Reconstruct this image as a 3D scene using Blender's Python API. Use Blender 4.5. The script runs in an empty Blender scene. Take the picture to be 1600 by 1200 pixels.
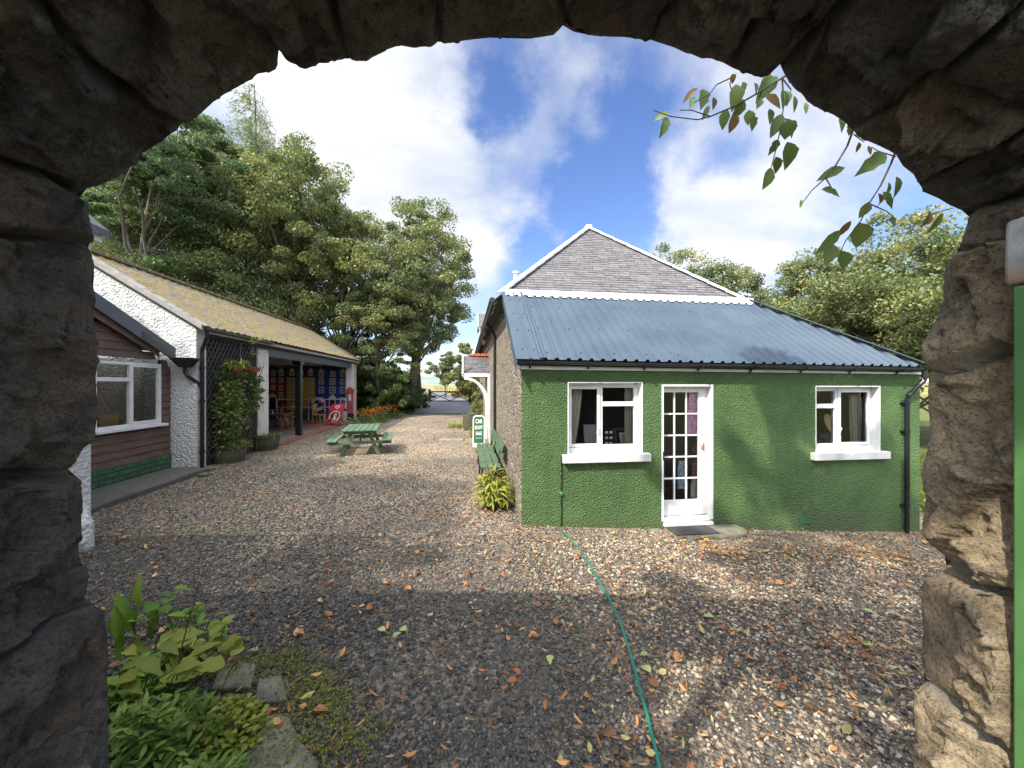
import bpy, math, random
import numpy as np
from mathutils import Vector, Matrix, noise as mnoise
R_ = math.radians
rng = np.random.default_rng(7)
random.seed(7)
sc = bpy.context.scene
COL = sc.collection

# ------------------------------------------------------------------ camera frame
ANG = R_(6.84); CZ = 2.05; FPX = 600.0
FW = Vector((math.sin(ANG), math.cos(ANG), 0)); RT = Vector((math.cos(ANG), -math.sin(ANG), 0))
CAM = Vector((0, 0, CZ))
def ray(px, py): return RT*((px-800)/FPX) + FW + Vector((0, 0, (600-py)/FPX))
def atD(px, py, d): return CAM + ray(px, py)*d
def atX(px, py, X):
    r = ray(px, py); return CAM + r*(X/r.x)
def atY(px, py, Y):
    r = ray(px, py); return CAM + r*(Y/r.y)
def atZ(px, py, Z=0.0):
    r = ray(px, py); return CAM + r*((Z-CZ)/r.z)
def cf(lat, d, z): 
    v = RT*lat + FW*d; return Vector((v.x, v.y, z))

cam = bpy.data.cameras.new('camera'); cam_o = bpy.data.objects.new('camera', cam); COL.objects.link(cam_o)
cam.sensor_width = 36; cam.lens = 36*FPX/1600; cam.clip_start = 0.05; cam.clip_end = 6000
cam_o.location = CAM; cam_o.rotation_euler = (R_(90), 0, -ANG)
sc.camera = cam_o

# ------------------------------------------------------------------ scene-graph helpers
ROOT = {}
def tag(o, label=None, cat=None, group=None, kind=None):
    if label: o['label'] = label
    if cat: o['category'] = cat
    if group: o['group'] = group
    if kind: o['kind'] = kind
    return o
def thing(name, label, cat, loc=(0, 0, 0), group=None, rz=0):
    o = bpy.data.objects.new(name, None); COL.objects.link(o); o.empty_display_size = .2
    o.location = loc; o.rotation_euler = (0, 0, rz)
    ROOT[o.name] = Vector(loc) if rz == 0 else Vector((0, 0, 0))
    return tag(o, label, cat, group)
def kids(o): return list(o.children)
def copy_tree(o, parent=None):
    c = o.copy(); COL.objects.link(c)
    if parent is not None: c.parent = parent
    for ch in kids(o): copy_tree(ch, c)
    return c

class MB:
    def __init__(s): s.v = []; s.f = []; s.mi = []; s.r = []; s.m = 0; s.rv = .5
    def add(s, vs, fs):
        b = len(s.v); s.v += [tuple(p) for p in vs]; s.r += [s.rv]*len(vs)
        for f in fs: s.f.append([b+i for i in f]); s.mi.append(s.m)
        return s
    def quad(s, a, b, c, d): return s.add([a, b, c, d], [(0, 1, 2, 3)])
    def box(s, x0, x1, y0, y1, z0, z1):
        x0, x1 = min(x0, x1), max(x0, x1); y0, y1 = min(y0, y1), max(y0, y1); z0, z1 = min(z0, z1), max(z0, z1)
        vs = [(x0,y0,z0),(x1,y0,z0),(x1,y1,z0),(x0,y1,z0),(x0,y0,z1),(x1,y0,z1),(x1,y1,z1),(x0,y1,z1)]
        return s.add(vs, [(0,3,2,1),(4,5,6,7),(0,1,5,4),(1,2,6,5),(2,3,7,6),(3,0,4,7)])
    def hexa(s, lo, hi):   # 4 lower points CCW, 4 upper points
        return s.add(list(lo)+list(hi), [(0,3,2,1),(4,5,6,7),(0,1,5,4),(1,2,6,5),(2,3,7,6),(3,0,4,7)])
    def beam(s, p, q, w, h, up=(0, 0, 1)):
        p = Vector(p); q = Vector(q); d = (q-p).normalized(); up = Vector(up)
        if abs(d.dot(up)) > .98: up = Vector((0, 1, 0))
        a = d.cross(up).normalized()*(w/2); b = a.cross(d).normalized()*(h/2)
        return s.hexa([p-a-b, p+a-b, q+a-b, q-a-b], [p-a+b, p+a+b, q+a+b, q-a+b])
    def tube(s, pts, r, n=8, r2=None, caps=True):
        pts = [Vector(p) for p in pts]; k = len(pts); base = len(s.v)
        rs = r if isinstance(r, (list, tuple)) else [r+(r2-r)*i/(k-1) if r2 is not None else r for i in range(k)]
        ref = Vector((.31, .2, .93)); vs = []; fs = []
        for i in range(k):
            d = (pts[min(i+1, k-1)]-pts[max(i-1, 0)]).normalized()
            u = d.cross(ref)
            if u.length < .1: u = d.cross(Vector((1, 0, 0)))
            u.normalize(); w = d.cross(u)
            for j in range(n):
                t = 2*math.pi*j/n; vs.append(pts[i]+u*(math.cos(t)*rs[i])+w*(math.sin(t)*rs[i]))
        for i in range(k-1):
            for j in range(n):
                fs.append((i*n+j, i*n+(j+1) % n, (i+1)*n+(j+1) % n, (i+1)*n+j))
        if caps: fs += [tuple(range(n))[::-1], tuple((k-1)*n+j for j in range(n))]
        return s.add(vs, fs)
    def lathe(s, prof, c, n=24):   # prof: (r,z)
        c = Vector(c); vs = []; fs = []; k = len(prof)
        for r, z in prof:
            for j in range(n):
                t = 2*math.pi*j/n; vs.append(c+Vector((r*math.cos(t), r*math.sin(t), z)))
        for i in range(k-1):
            for j in range(n): fs.append((i*n+j, i*n+(j+1) % n, (i+1)*n+(j+1) % n, (i+1)*n+j))
        fs += [tuple(range(n))[::-1], tuple((k-1)*n+j for j in range(n))]
        return s.add(vs, fs)
    def prism(s, poly, off):   # planar polygon of 3-D points extruded by the vector off
        n = len(poly); off = Vector(off); a = [Vector(p) for p in poly]; b = [p+off for p in a]
        return s.add(a+b, [tuple(range(n))[::-1], tuple(range(n, 2*n))]+[(i, (i+1) % n, n+(i+1) % n, n+i) for i in range(n)])
    def ball(s, c, rx, ry, rz, n=12, m=8, jit=0):
        c = Vector(c); vs = []; fs = []
        for i in range(1, m):
            for j in range(n):
                ph = math.pi*i/m; t = 2*math.pi*j/n
                k = 1+jit*(random.random()-.5)
                vs.append(c+Vector((rx*math.sin(ph)*math.cos(t)*k, ry*math.sin(ph)*math.sin(t)*k, rz*math.cos(ph)*k)))
        vs += [c+Vector((0, 0, rz)), c-Vector((0, 0, rz))]; T = len(vs)-2
        for i in range(m-2):
            for j in range(n): fs.append((i*n+j, (i+1)*n+j, (i+1)*n+(j+1) % n, i*n+(j+1) % n))
        for j in range(n):
            fs.append((T, j, (j+1) % n)); fs.append((T+1, (m-2)*n+(j+1) % n, (m-2)*n+j))
        return s.add(vs, fs)
    def build(s, name, mats, parent=None, smooth=False, bevel=0, fix=True):
        me = bpy.data.meshes.new(name)
        off = Vector((0, 0, 0))
        if parent is not None:
            p = parent
            while p.parent is not None: p = p.parent
            off = ROOT.get(p.name, Vector((0, 0, 0)))
        me.from_pydata([(x-off.x, y-off.y, z-off.z) for x, y, z in s.v], [], s.f)
        mats = mats if isinstance(mats, (list, tuple)) else [mats]
        for m in mats: me.materials.append(m)
        if len(mats) > 1: me.polygons.foreach_set('material_index', s.mi)
        at = me.attributes.new('rnd', 'FLOAT', 'POINT'); at.data.foreach_set('value', s.r)
        if smooth: me.polygons.foreach_set('use_smooth', [True]*len(me.polygons))
        me.update()
        o = bpy.data.objects.new(name, me); COL.objects.link(o)
        if parent is not None: o.parent = parent
        if bevel:
            b = o.modifiers.new('bevel', 'BEVEL'); b.width = bevel; b.segments = 2; b.limit_method = 'ANGLE'; b.angle_limit = R_(40)
        return o
def np_mesh(name, V, F, mat, rnd=None, parent=None, smooth=False, attrs=None, off=None):
    V = np.asarray(V, dtype=np.float32); F = np.asarray(F, dtype=np.int32); k = F.shape[1]
    if off is not None: V = V-np.array(off, dtype=np.float32)
    me = bpy.data.meshes.new(name)
    me.vertices.add(len(V)); me.vertices.foreach_set('co', V.ravel())
    me.loops.add(F.size); me.loops.foreach_set('vertex_index', F.ravel())
    me.polygons.add(len(F)); me.polygons.foreach_set('loop_start', np.arange(0, F.size, k, dtype=np.int32))
    me.update(calc_edges=True)
    me.polygons.foreach_set('use_smooth', np.full(len(F), smooth))
    if rnd is not None:
        a = me.attributes.new('rnd', 'FLOAT', 'POINT'); a.data.foreach_set('value', np.asarray(rnd, dtype=np.float32))
    for n_, arr in (attrs or {}).items():
        a = me.attributes.new(n_, 'FLOAT', 'POINT'); a.data.foreach_set('value', np.asarray(arr, dtype=np.float32))
    me.materials.append(mat); me.update()
    o = bpy.data.objects.new(name, me); COL.objects.link(o)
    if parent is not None: o.parent = parent
    return o

# ------------------------------------------------------------------ materials
class MT:
    def __init__(s, name, color=(.5, .5, .5), rough=.8, metal=0, spec=.4):
        s.mat = bpy.data.materials.new(name); s.mat.use_nodes = True; s.nt = s.mat.node_tree
        s.b = s.nt.nodes['Principled BSDF']; s.out = s.nt.nodes['Material Output']
        s.b.inputs['Roughness'].default_value = rough; s.b.inputs['Metallic'].default_value = metal
        s.b.inputs['Specular IOR Level'].default_value = spec
        s.b.inputs['Base Color'].default_value = (*color, 1)
    def put(s, inp, v):
        if isinstance(v, bpy.types.NodeSocket): s.nt.links.new(v, inp)
        elif isinstance(v, (tuple, list)) and len(v) == 3 and inp.type == 'RGBA': inp.default_value = (*v, 1)
        else: inp.default_value = v
    def n(s, t, ins=None, **pr):
        nd = s.nt.nodes.new(t)
        for k, v in pr.items(): setattr(nd, k, v)
        for k, v in (ins or {}).items(): s.put(nd.inputs[k], v)
        return nd
    def pos(s): return s.n('ShaderNodeNewGeometry').outputs['Position']
    def obj(s): return s.n('ShaderNodeTexCoord').outputs['Object']
    def map(s, vec, scale=(1, 1, 1), rot=(0, 0, 0), loc=(0, 0, 0)):
        return s.n('ShaderNodeMapping', {'Vector': vec, 'Scale': scale, 'Rotation': rot, 'Location': loc}).outputs[0]
    def noise(s, scale, detail=4, rough=.6, vec=None, dist=0, col=False):
        nd = s.n('ShaderNodeTexNoise', {'Vector': vec if vec is not None else s.pos(), 'Scale': scale, 'Detail': detail, 'Roughness': rough, 'Distortion': dist})
        return nd.outputs[1 if col else 0]
    def vor(s, scale, feature='F1', vec=None, out=0, rand=1):
        nd = s.n('ShaderNodeTexVoronoi', {'Vector': vec if vec is not None else s.pos(), 'Scale': scale, 'Randomness': rand}, feature=feature)
        return nd.outputs[out]
    def ramp(s, fac, stops, interp='LINEAR'):
        nd = s.n('ShaderNodeValToRGB', {'Fac': fac}); cr = nd.color_ramp; cr.interpolation = interp
        while len(cr.elements) < len(stops): cr.elements.new(.5)
        for e, (p, c) in zip(cr.elements, stops):
            e.position = p; e.color = (*c, 1) if isinstance(c, (tuple, list)) else (c, c, c, 1)
        return nd.outputs[0]
    def mix(s, fac, a, b, mode='MIX'):
        nd = s.n('ShaderNodeMix', data_type='RGBA', blend_type=mode)
        s.put(nd.inputs[0], fac); s.put(nd.inputs[6], a); s.put(nd.inputs[7], b); return nd.outputs[2]
    def math(s, op, a, b=0, c=0):
        nd = s.n('ShaderNodeMath', operation=op); s.put(nd.inputs[0], a); s.put(nd.inputs[1], b); s.put(nd.inputs[2], c); return nd.outputs[0]
    def attr(s, name='rnd'): return s.n('ShaderNodeAttribute', attribute_name=name).outputs['Fac']
    def bump(s, h, st=.5, dist=.01, nrm=None):
        nd = s.n('ShaderNodeBump', {'Height': h, 'Strength': st, 'Distance': dist})
        if nrm is not None: s.put(nd.inputs['Normal'], nrm)
        return nd.outputs[0]
    def set(s, color=None, rough=None, normal=None):
        if color is not None: s.put(s.b.inputs['Base Color'], color)
        if rough is not None: s.put(s.b.inputs['Roughness'], rough)
        if normal is not None: s.put(s.b.inputs['Normal'], normal)
        return s.mat

def m_paint(name, color, rough=.55, var=.12, grime=.25, bump=.15):
    """painted timber / plaster: slight mottling, thin grime"""
    t = MT(name, color, rough)
    n1 = t.noise(3.5, 5); n2 = t.noise(60, 3)
    dk = tuple(c*(1-grime) for c in color); lt = tuple(min(1, c*(1+var)) for c in color)
    c = t.ramp(n1, [(.25, dk), (.5, color), (.8, lt)])
    return t.set(c, t.math('ADD', t.math('MULTIPLY', n2, .25), rough-.12), t.bump(n2, bump, .003))
def m_flat(name, color, rough=.7, metal=0): return MT(name, color, rough, metal).mat
def m_leaf(name, stops, trans=.35, rough=.5):
    t = MT(name, (.1, .1, .1), rough)
    c = t.ramp(t.attr(), stops)
    t.set(c)
    t.b.inputs['Specular IOR Level'].default_value = .3
    tr = t.n('ShaderNodeBsdfTranslucent', {'Color': t.mix(.35, c, (.28, .33, .04))})
    mx = t.n('ShaderNodeMixShader', {0: trans, 1: t.b.outputs[0], 2: tr.outputs[0]})
    t.nt.links.new(mx.outputs[0], t.out.inputs[0]); return t.mat
M = {}
# arch stone: big per-stone tint + grime + lichen
def m_arch():
    t = MT('arch_stone', rough=.9, spec=.25); p = t.pos(); a = t.attr()
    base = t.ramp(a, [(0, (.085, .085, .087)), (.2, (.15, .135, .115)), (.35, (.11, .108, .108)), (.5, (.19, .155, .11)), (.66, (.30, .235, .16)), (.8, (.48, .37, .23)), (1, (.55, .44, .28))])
    n1 = t.noise(4.5, 9, .68, p, .8); n2 = t.noise(24, 8, .72, p); n3 = t.noise(95, 6, .75, p); n4 = t.noise(1.7, 5, .6, t.map(p, loc=(2, 5, 1)))
    rust = t.ramp(t.noise(3.1, 7, .7, t.map(p, loc=(4, 8, 3))), [(.47, 0.0), (.62, .6)])
    c = t.mix(rust, base, t.mix(.75, base, (.17, .095, .04)))
    dk = t.math('MULTIPLY', t.ramp(n1, [(.36, 1.0), (.54, 0.0)]), t.ramp(a, [(.5, .85), (.9, .45)]))
    c = t.mix(dk, c, (.036, .036, .038))
    pale = t.math('MULTIPLY', t.ramp(n2, [(.47, 0.0), (.66, .8)]), t.ramp(n4, [(.35, .25), (.62, 1.0)]))
    c = t.mix(pale, c, t.mix(.55, t.mix(a, (.13, .13, .125), (.55, .46, .33)), base))
    li = t.math('MULTIPLY', t.ramp(t.noise(10, 9, .78, t.map(p, loc=(3, 1, 7))), [(.55, 0.0), (.63, 1.0)]), t.ramp(t.noise(2.2, 3, .5, t.map(p, loc=(7, 7, 1))), [(.5, 0.0), (.62, .75)]))
    c = t.mix(li, c, t.mix(a, (.24, .245, .23), (.52, .50, .43)))
    moss = t.ramp(t.noise(3.5, 7, .72, t.map(p, loc=(9, 4, 2))), [(.58, 0.0), (.70, .5)])
    c = t.mix(moss, c, (.07, .075, .025))
    c = t.mix(t.ramp(n3, [(.36, .7), (.52, 0.0)]), c, (.02, .02, .02))
    jm = t.math('MULTIPLY', t.attr('joint'), t.ramp(n2, [(.35, .3), (.6, 1.0)]))
    c = t.mix(jm, c, t.mix(a, (.03, .03, .028), (.46, .44, .38)))
    cr = t.ramp(t.vor(5.5, 'DISTANCE_TO_EDGE', t.mix(.2, p, t.noise(5, 5, .65, p, col=True))), [(0, 0.0), (.025, 1.0)])
    h = t.math('ADD', t.math('MULTIPLY', n2, .55), t.math('MULTIPLY', n3, .35)); h = t.math('ADD', h, t.math('MULTIPLY', cr, .12)); h = t.math('ADD', h, t.math('MULTIPLY', n1, .5))
    return t.set(c, t.ramp(n2, [(.3, .65), (.7, .95)]), t.bump(h, 1.0, .045))
M['arch'] = m_arch()
def m_rough(name, color, grimec, scale=34, dist=.018, strength=.9, grime_lo=.45):
    """roughcast / harling: rounded pebble bumps"""
    t = MT(name, color, .75, spec=.35); p = t.pos()
    w = t.mix(.02, p, t.noise(30, 3, .6, p, col=True), 'ADD')
    v = t.vor(scale, 'SMOOTH_F1', w); nf = t.noise(scale*2.6, 3, .6, p)
    h = t.math('ADD', t.math('MULTIPLY', v, -1.0), t.math('MULTIPLY', nf, .35))
    n1 = t.noise(1.6, 6, .65, p); n2 = t.noise(9, 5, .7, p)
    c = t.mix(t.ramp(n1, [(grime_lo-.15, .75), (grime_lo+.15, 0.0)]), color, grimec)
    c = t.mix(t.ramp(n2, [(.35, .3), (.6, 0.0)]), c, grimec)
    z = t.n('ShaderNodeSeparateXYZ', {0: p}).outputs[2]
    sp = t.math('ADD', t.math('MULTIPLY', z, -2.6), t.math('MULTIPLY', t.noise(3.2, 7, .7, p), 1.1))
    c = t.mix(t.ramp(sp, [(.25, 0.0), (.8, .55)]), c, t.mix(.5, grimec, (.10, .085, .06)))
    st = t.noise(1.0, 5, .6, t.map(p, (9, 9, .5))); c = t.mix(t.ramp(st, [(.54, 0.0), (.68, .35)]), c, grimec)
    fd = t.noise(.9, 5, .6, t.map(p, loc=(3, 3, 3))); c = t.mix(t.ramp(fd, [(.5, 0.0), (.7, .35)]), c, tuple(min(.8, x*1.35+.02) for x in color))
    return t.set(c, .7, t.bump(h, strength, dist))
M['green_render'] = m_rough('green_roughcast', (.090, .160, .052), (.045, .092, .03), 50, .030, 1.0)
M['white_render'] = m_rough('white_roughcast', (.64, .64, .62), (.5, .5, .46), 22, .03, 1.0, .4)
M['white'] = m_paint('white_paint', (.70, .70, .68), .45, .05, .22, .1)
M['white_old'] = m_paint('weathered_white_paint', (.64, .63, .60), .6, .05, .35, .2)
M['black'] = m_paint('black_gloss_plastic', (.012, .013, .015), .35, .3, .2, .05)
M['gutter'] = m_paint('dark_gutter_plastic', (.025, .028, .032), .38, .3, .2, .05)
M['dark_wood'] = m_paint('dark_painted_wood', (.03, .03, .033), .6)
M['bluegrey'] = m_paint('blue_grey_painted_beam', (.11, .13, .15), .6)
M['green_wood'] = m_paint('green_painted_wood', (.07, .12, .068), .6, .25, .4, .2)
M['green_dark'] = m_paint('dark_green_paint', (.05, .15, .06), .5, .1, .25)
M['greybit'] = m_paint('grey_flashing', (.09, .105, .115), .5, .1, .2)
def m_rubble(name, cols, mort, scale=4.2, zs=1.6, dist=.05):
    t = MT(name, rough=.9, spec=.25); p = t.pos()
    w = t.mix(.05, t.map(p, (1, 1, zs)), t.noise(3, 3, .6, p, col=True), 'ADD')
    e = t.vor(scale, 'DISTANCE_TO_EDGE', w); cc = t.vor(scale, 'F1', w, 1)
    sep = t.n('ShaderNodeSeparateColor', {0: cc}).outputs[0]
    c = t.ramp(sep, [(i/(len(cols)-1), k) for i, k in enumerate(cols)])
    n2 = t.noise(26, 6, .7, p); c = t.mix(t.ramp(n2, [(.35, .6), (.65, 0.0)]), c, (.07, .06, .05))
    mm = t.ramp(e, [(.02, 0.0), (.07, 1.0)]); c = t.mix(mm, mort, c)
    h = t.math('ADD', t.ramp(e, [(0, 0.0), (.14, 1.0)]), t.math('MULTIPLY', n2, .5))
    return t.set(c, .9, t.bump(h, .9, dist))
M['rubble'] = m_rubble('rubble_stone_wall', [(.22, .18, .14), (.34, .28, .21), (.16, .14, .12), (.40, .34, .26), (.25, .20, .16)], (.30, .26, .21), 6.5, 1.5, .03)
def m_slate(name, cols, moss=0):
    t = MT(name, rough=.6, spec=.4); p = t.pos(); a = t.attr()
    c = t.ramp(a, [(i/(len(cols)-1), k) for i, k in enumerate(cols)])
    n2 = t.noise(14, 6, .7, p); c = t.mix(t.ramp(n2, [(.42, 0.0), (.75, .55)]), c, (.24, .235, .22))
    h = n2
    if moss:
        mm = t.math('ADD', t.math('MULTIPLY', t.noise(2.2, 6, .72, p), .6), t.math('MULTIPLY', t.noise(17, 5, .7, p), .5))
        m1 = t.ramp(mm, [(.48, 0.0), (.61, .9)])
        c = t.mix(m1, c, t.ramp(t.noise(30, 4, .7, p), [(.3, (.10, .08, .03)), (.6, (.30, .22, .05)), (.8, (.24, .20, .08))]))
        h = t.math('ADD', n2, t.math('MULTIPLY', t.math('MULTIPLY', m1, t.noise(45, 5, .7, p)), 1.6))
    return t.set(c, .75 if moss else .55, t.bump(h, .7, .02 if moss else .006))
M['slate'] = m_slate('grey_slate', [(.075, .07, .075), (.12, .11, .115), (.09, .085, .095), (.15, .14, .14), (.10, .095, .10)])
M['mossy'] = m_slate('mossy_tiles', [(.14, .12, .10), (.21, .175, .14), (.10, .09, .08), (.25, .215, .17)], 1)
def m_steel():
    t = MT('grey_blue_coated_steel', (.10, .125, .15), .42, 0, .5); p = t.pos()
    n1 = t.noise(1.3, 5, .6, p); n2 = t.noise(30, 4, .6, p)
    c = t.ramp(n1, [(.3, (.039, .061, .088)), (.7, (.058, .084, .114))]); c = t.mix(t.ramp(n2, [(.6, 0.0), (.8, .2)]), c, (.16, .16, .15))
    return t.set(c, t.ramp(n1, [(.3, .46), (.7, .62)]))
M['steel'] = m_steel()
def m_wood(name, a, b, axis='Y', rough=.6):
    t = MT(name, a, rough); p = t.pos()
    s = {'X': (1.5, 22, 22), 'Y': (22, 1.5, 22), 'Z': (22, 22, 1.5)}[axis]
    n1 = t.noise(1.6, 6, .65, t.map(p, s)); n2 = t.noise(2, 4, .6, p)
    c = t.mix(t.ramp(n1, [(.3, 0.0), (.7, 1.0)]), a, b); c = t.mix(t.ramp(n2, [(.4, .45), (.65, 0.0)]), c, tuple(x*.5 for x in a))
    return t.set(c, rough, t.bump(n1, .35, .006))
M['brown_clad'] = m_wood('brown_stained_boards', (.115, .07, .055), (.19, .125, .10), 'Y')
M['brown_wood'] = m_wood('varnished_brown_wood', (.16, .07, .025), (.3, .15, .06), 'Z')
M['pine'] = m_wood('pale_pine_wood', (.4, .22, .08), (.5, .3, .13), 'Z')
M['trellis'] = m_wood('grey_trellis_laths', (.06, .06, .058), (.13, .125, .115), 'Z')
M['barrel'] = m_wood('mossy_barrel_wood', (.06, .062, .04), (.11, .105, .07), 'Z')
def m_brick(name, a, b, mort):
    t = MT(name, a, .7); p = t.n('ShaderNodeSeparateXYZ', {0: t.pos()}).outputs
    v = t.n('ShaderNodeCombineXYZ', {0: p[1], 1: p[2], 2: p[0]}).outputs[0]
    bk = t.n('ShaderNodeTexBrick', {'Vector': v, 'Color1': a, 'Color2': b, 'Mortar': mort, 'Scale': 1.0, 'Mortar Size': .014, 'Brick Width': .30, 'Row Height': .105, 'Mortar Smooth': .4})
    n2 = t.noise(40, 4)
    return t.set(t.mix(t.ramp(t.noise(5, 5), [(.4, .5), (.65, 0.0)]), bk.outputs[0], (.02, .05, .025)), .6, t.bump(t.math('ADD', t.math('MULTIPLY', bk.outputs[1], -1.0), t.math('MULTIPLY', n2, .3)), .9, .012))
M['green_brick'] = m_brick('green_painted_brick', (.05, .14, .065), (.06, .17, .08), (.02, .065, .03))
def m_glass():
    t = MT('window_glass'); nt = t.nt
    tr = t.n('ShaderNodeBsdfTransparent', {'Color': (.9, .93, .92)}); gl = t.n('ShaderNodeBsdfGlossy', {'Roughness': .02, 'Color': (1, 1, 1)})
    fr = t.n('ShaderNodeFresnel', {'IOR': 1.5})
    mx = t.n('ShaderNodeMixShader', {0: fr.outputs[0], 1: tr.outputs[0], 2: gl.outputs[0]}); nt.links.new(mx.outputs[0], t.out.inputs[0]); return t.mat
M['glass'] = m_glass()
def m_conc(name, a, b):
    t = MT(name, a, .85); n1 = t.noise(6, 6, .7); n2 = t.noise(70, 4, .7)
    c = t.mix(t.ramp(n1, [(.35, 0.0), (.7, 1.0)]), a, b); return t.set(c, .85, t.bump(t.math('ADD', n1, t.math('MULTIPLY', n2, .4)), .5, .01))
M['concrete'] = m_conc('worn_concrete', (.16, .145, .12), (.28, .25, .2))
M['mossconc'] = m_conc('mossy_concrete', (.06, .065, .04), (.20, .18, .14))
M['slab'] = m_conc('dark_paving', (.07, .065, .058), (.13, .12, .105))
M['redfloor'] = m_conc('red_tile_floor', (.2, .075, .05), (.3, .14, .1))
M['pole'] = m_conc('bark', (.075, .062, .05), (.17, .145, .12))
M['terracotta'] = m_paint('terracotta_plastic', (.36, .12, .055), .6)
M['red'] = m_paint('red_paint', (.42, .03, .025), .45)
M['rubber'] = m_conc('rubber_mat', (.03, .03, .03), (.05, .05, .05))
M['hose'] = m_paint('green_hose_plastic', (.02, .17, .115), .4)
M['dark_in'] = m_flat('dark_interior', (.035, .032, .03), .9)
M['room'] = m_flat('room_plaster', (.16, .15, .14), .9)
M['curtain'] = m_paint('cream_curtain', (.5, .45, .36), .9)
M['lead'] = m_conc('pale_painted_lead', (.55, .56, .56), (.74, .75, .75))
M['stemm'] = m_flat('green_stem', (.09, .11, .035), .7)
M['twig'] = m_conc('brown_twig', (.09, .05, .03), (.16, .1, .06))
# foliage
M['leaf_oak'] = m_leaf('broad_leaves', [(0, (0.078, 0.110, 0.061)), (.5, (0.159, 0.198, 0.093)), (.85, (0.286, 0.297, 0.133)), (1, (0.463, 0.358, 0.131))])
M['leaf_ash'] = m_leaf('yellowing_leaves', [(0, (0.078, 0.114, 0.054)), (.5, (0.168, 0.204, 0.085)), (.85, (0.297, 0.287, 0.101)), (1, (0.439, 0.351, 0.114))])
M['leaf_larch'] = m_leaf('larch_needles', [(0, (0.086, 0.131, 0.059)), (.6, (0.170, 0.228, 0.095)), (1, (0.298, 0.299, 0.129))])
M['leaf_pine'] = m_leaf('pine_needles', [(0, (0.062, 0.108, 0.056)), (.6, (0.128, 0.194, 0.103)), (1, (0.214, 0.272, 0.156))])
M['leaf_dark'] = m_leaf('dark_shrub_leaves', [(0, (0.041, 0.079, 0.027)), (.6, (0.092, 0.146, 0.046)), (1, (0.194, 0.229, 0.069))], .25)
M['leaf_bright'] = m_leaf('bright_green_leaves', [(0, (0.060, 0.144, 0.018)), (.6, (0.156, 0.300, 0.036)), (1, (0.312, 0.432, 0.060))], .4)
M['leaf_lime'] = m_leaf('yellow_green_leaves', [(0, (0.120, 0.180, 0.024)), (.6, (0.264, 0.300, 0.042)), (1, (0.432, 0.384, 0.084))], .4)
M['leaf_hang'] = m_leaf('hanging_green_leaves', [(0, (0.100, 0.170, 0.060)), (.7, (0.200, 0.280, 0.090)), (1, (0.300, 0.340, 0.100))], .3)
M['leaf_hang_brown'] = m_leaf('withered_leaves', [(0, (.12, .06, .02)), (1, (.26, .14, .05))], .3)
M['flower'] = m_leaf('orange_flowers', [(0, (.5, .13, .015)), (1, (.7, .26, .03))], .2)
M['litter'] = m_leaf('fallen_leaf_litter', [(0, (.13, .05, .022)), (.4, (.36, .14, .05)), (.72, (.52, .25, .09)), (.92, (.52, .36, .16)), (1, (.36, .40, .12))], .15)
M['fall_pale'] = m_leaf('pale_green_fallen_leaf', [(0, (.28, .34, .14)), (1, (.42, .46, .18))], .2)
M['fall_rust'] = m_leaf('rust_fallen_leaf', [(0, (.30, .10, .04)), (1, (.45, .2, .09))], .2)
M['grassb'] = m_leaf('grass_blades', [(0, (.05, .09, .015)), (.7, (.13, .16, .035)), (1, (.26, .23, .08))], .3)
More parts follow.
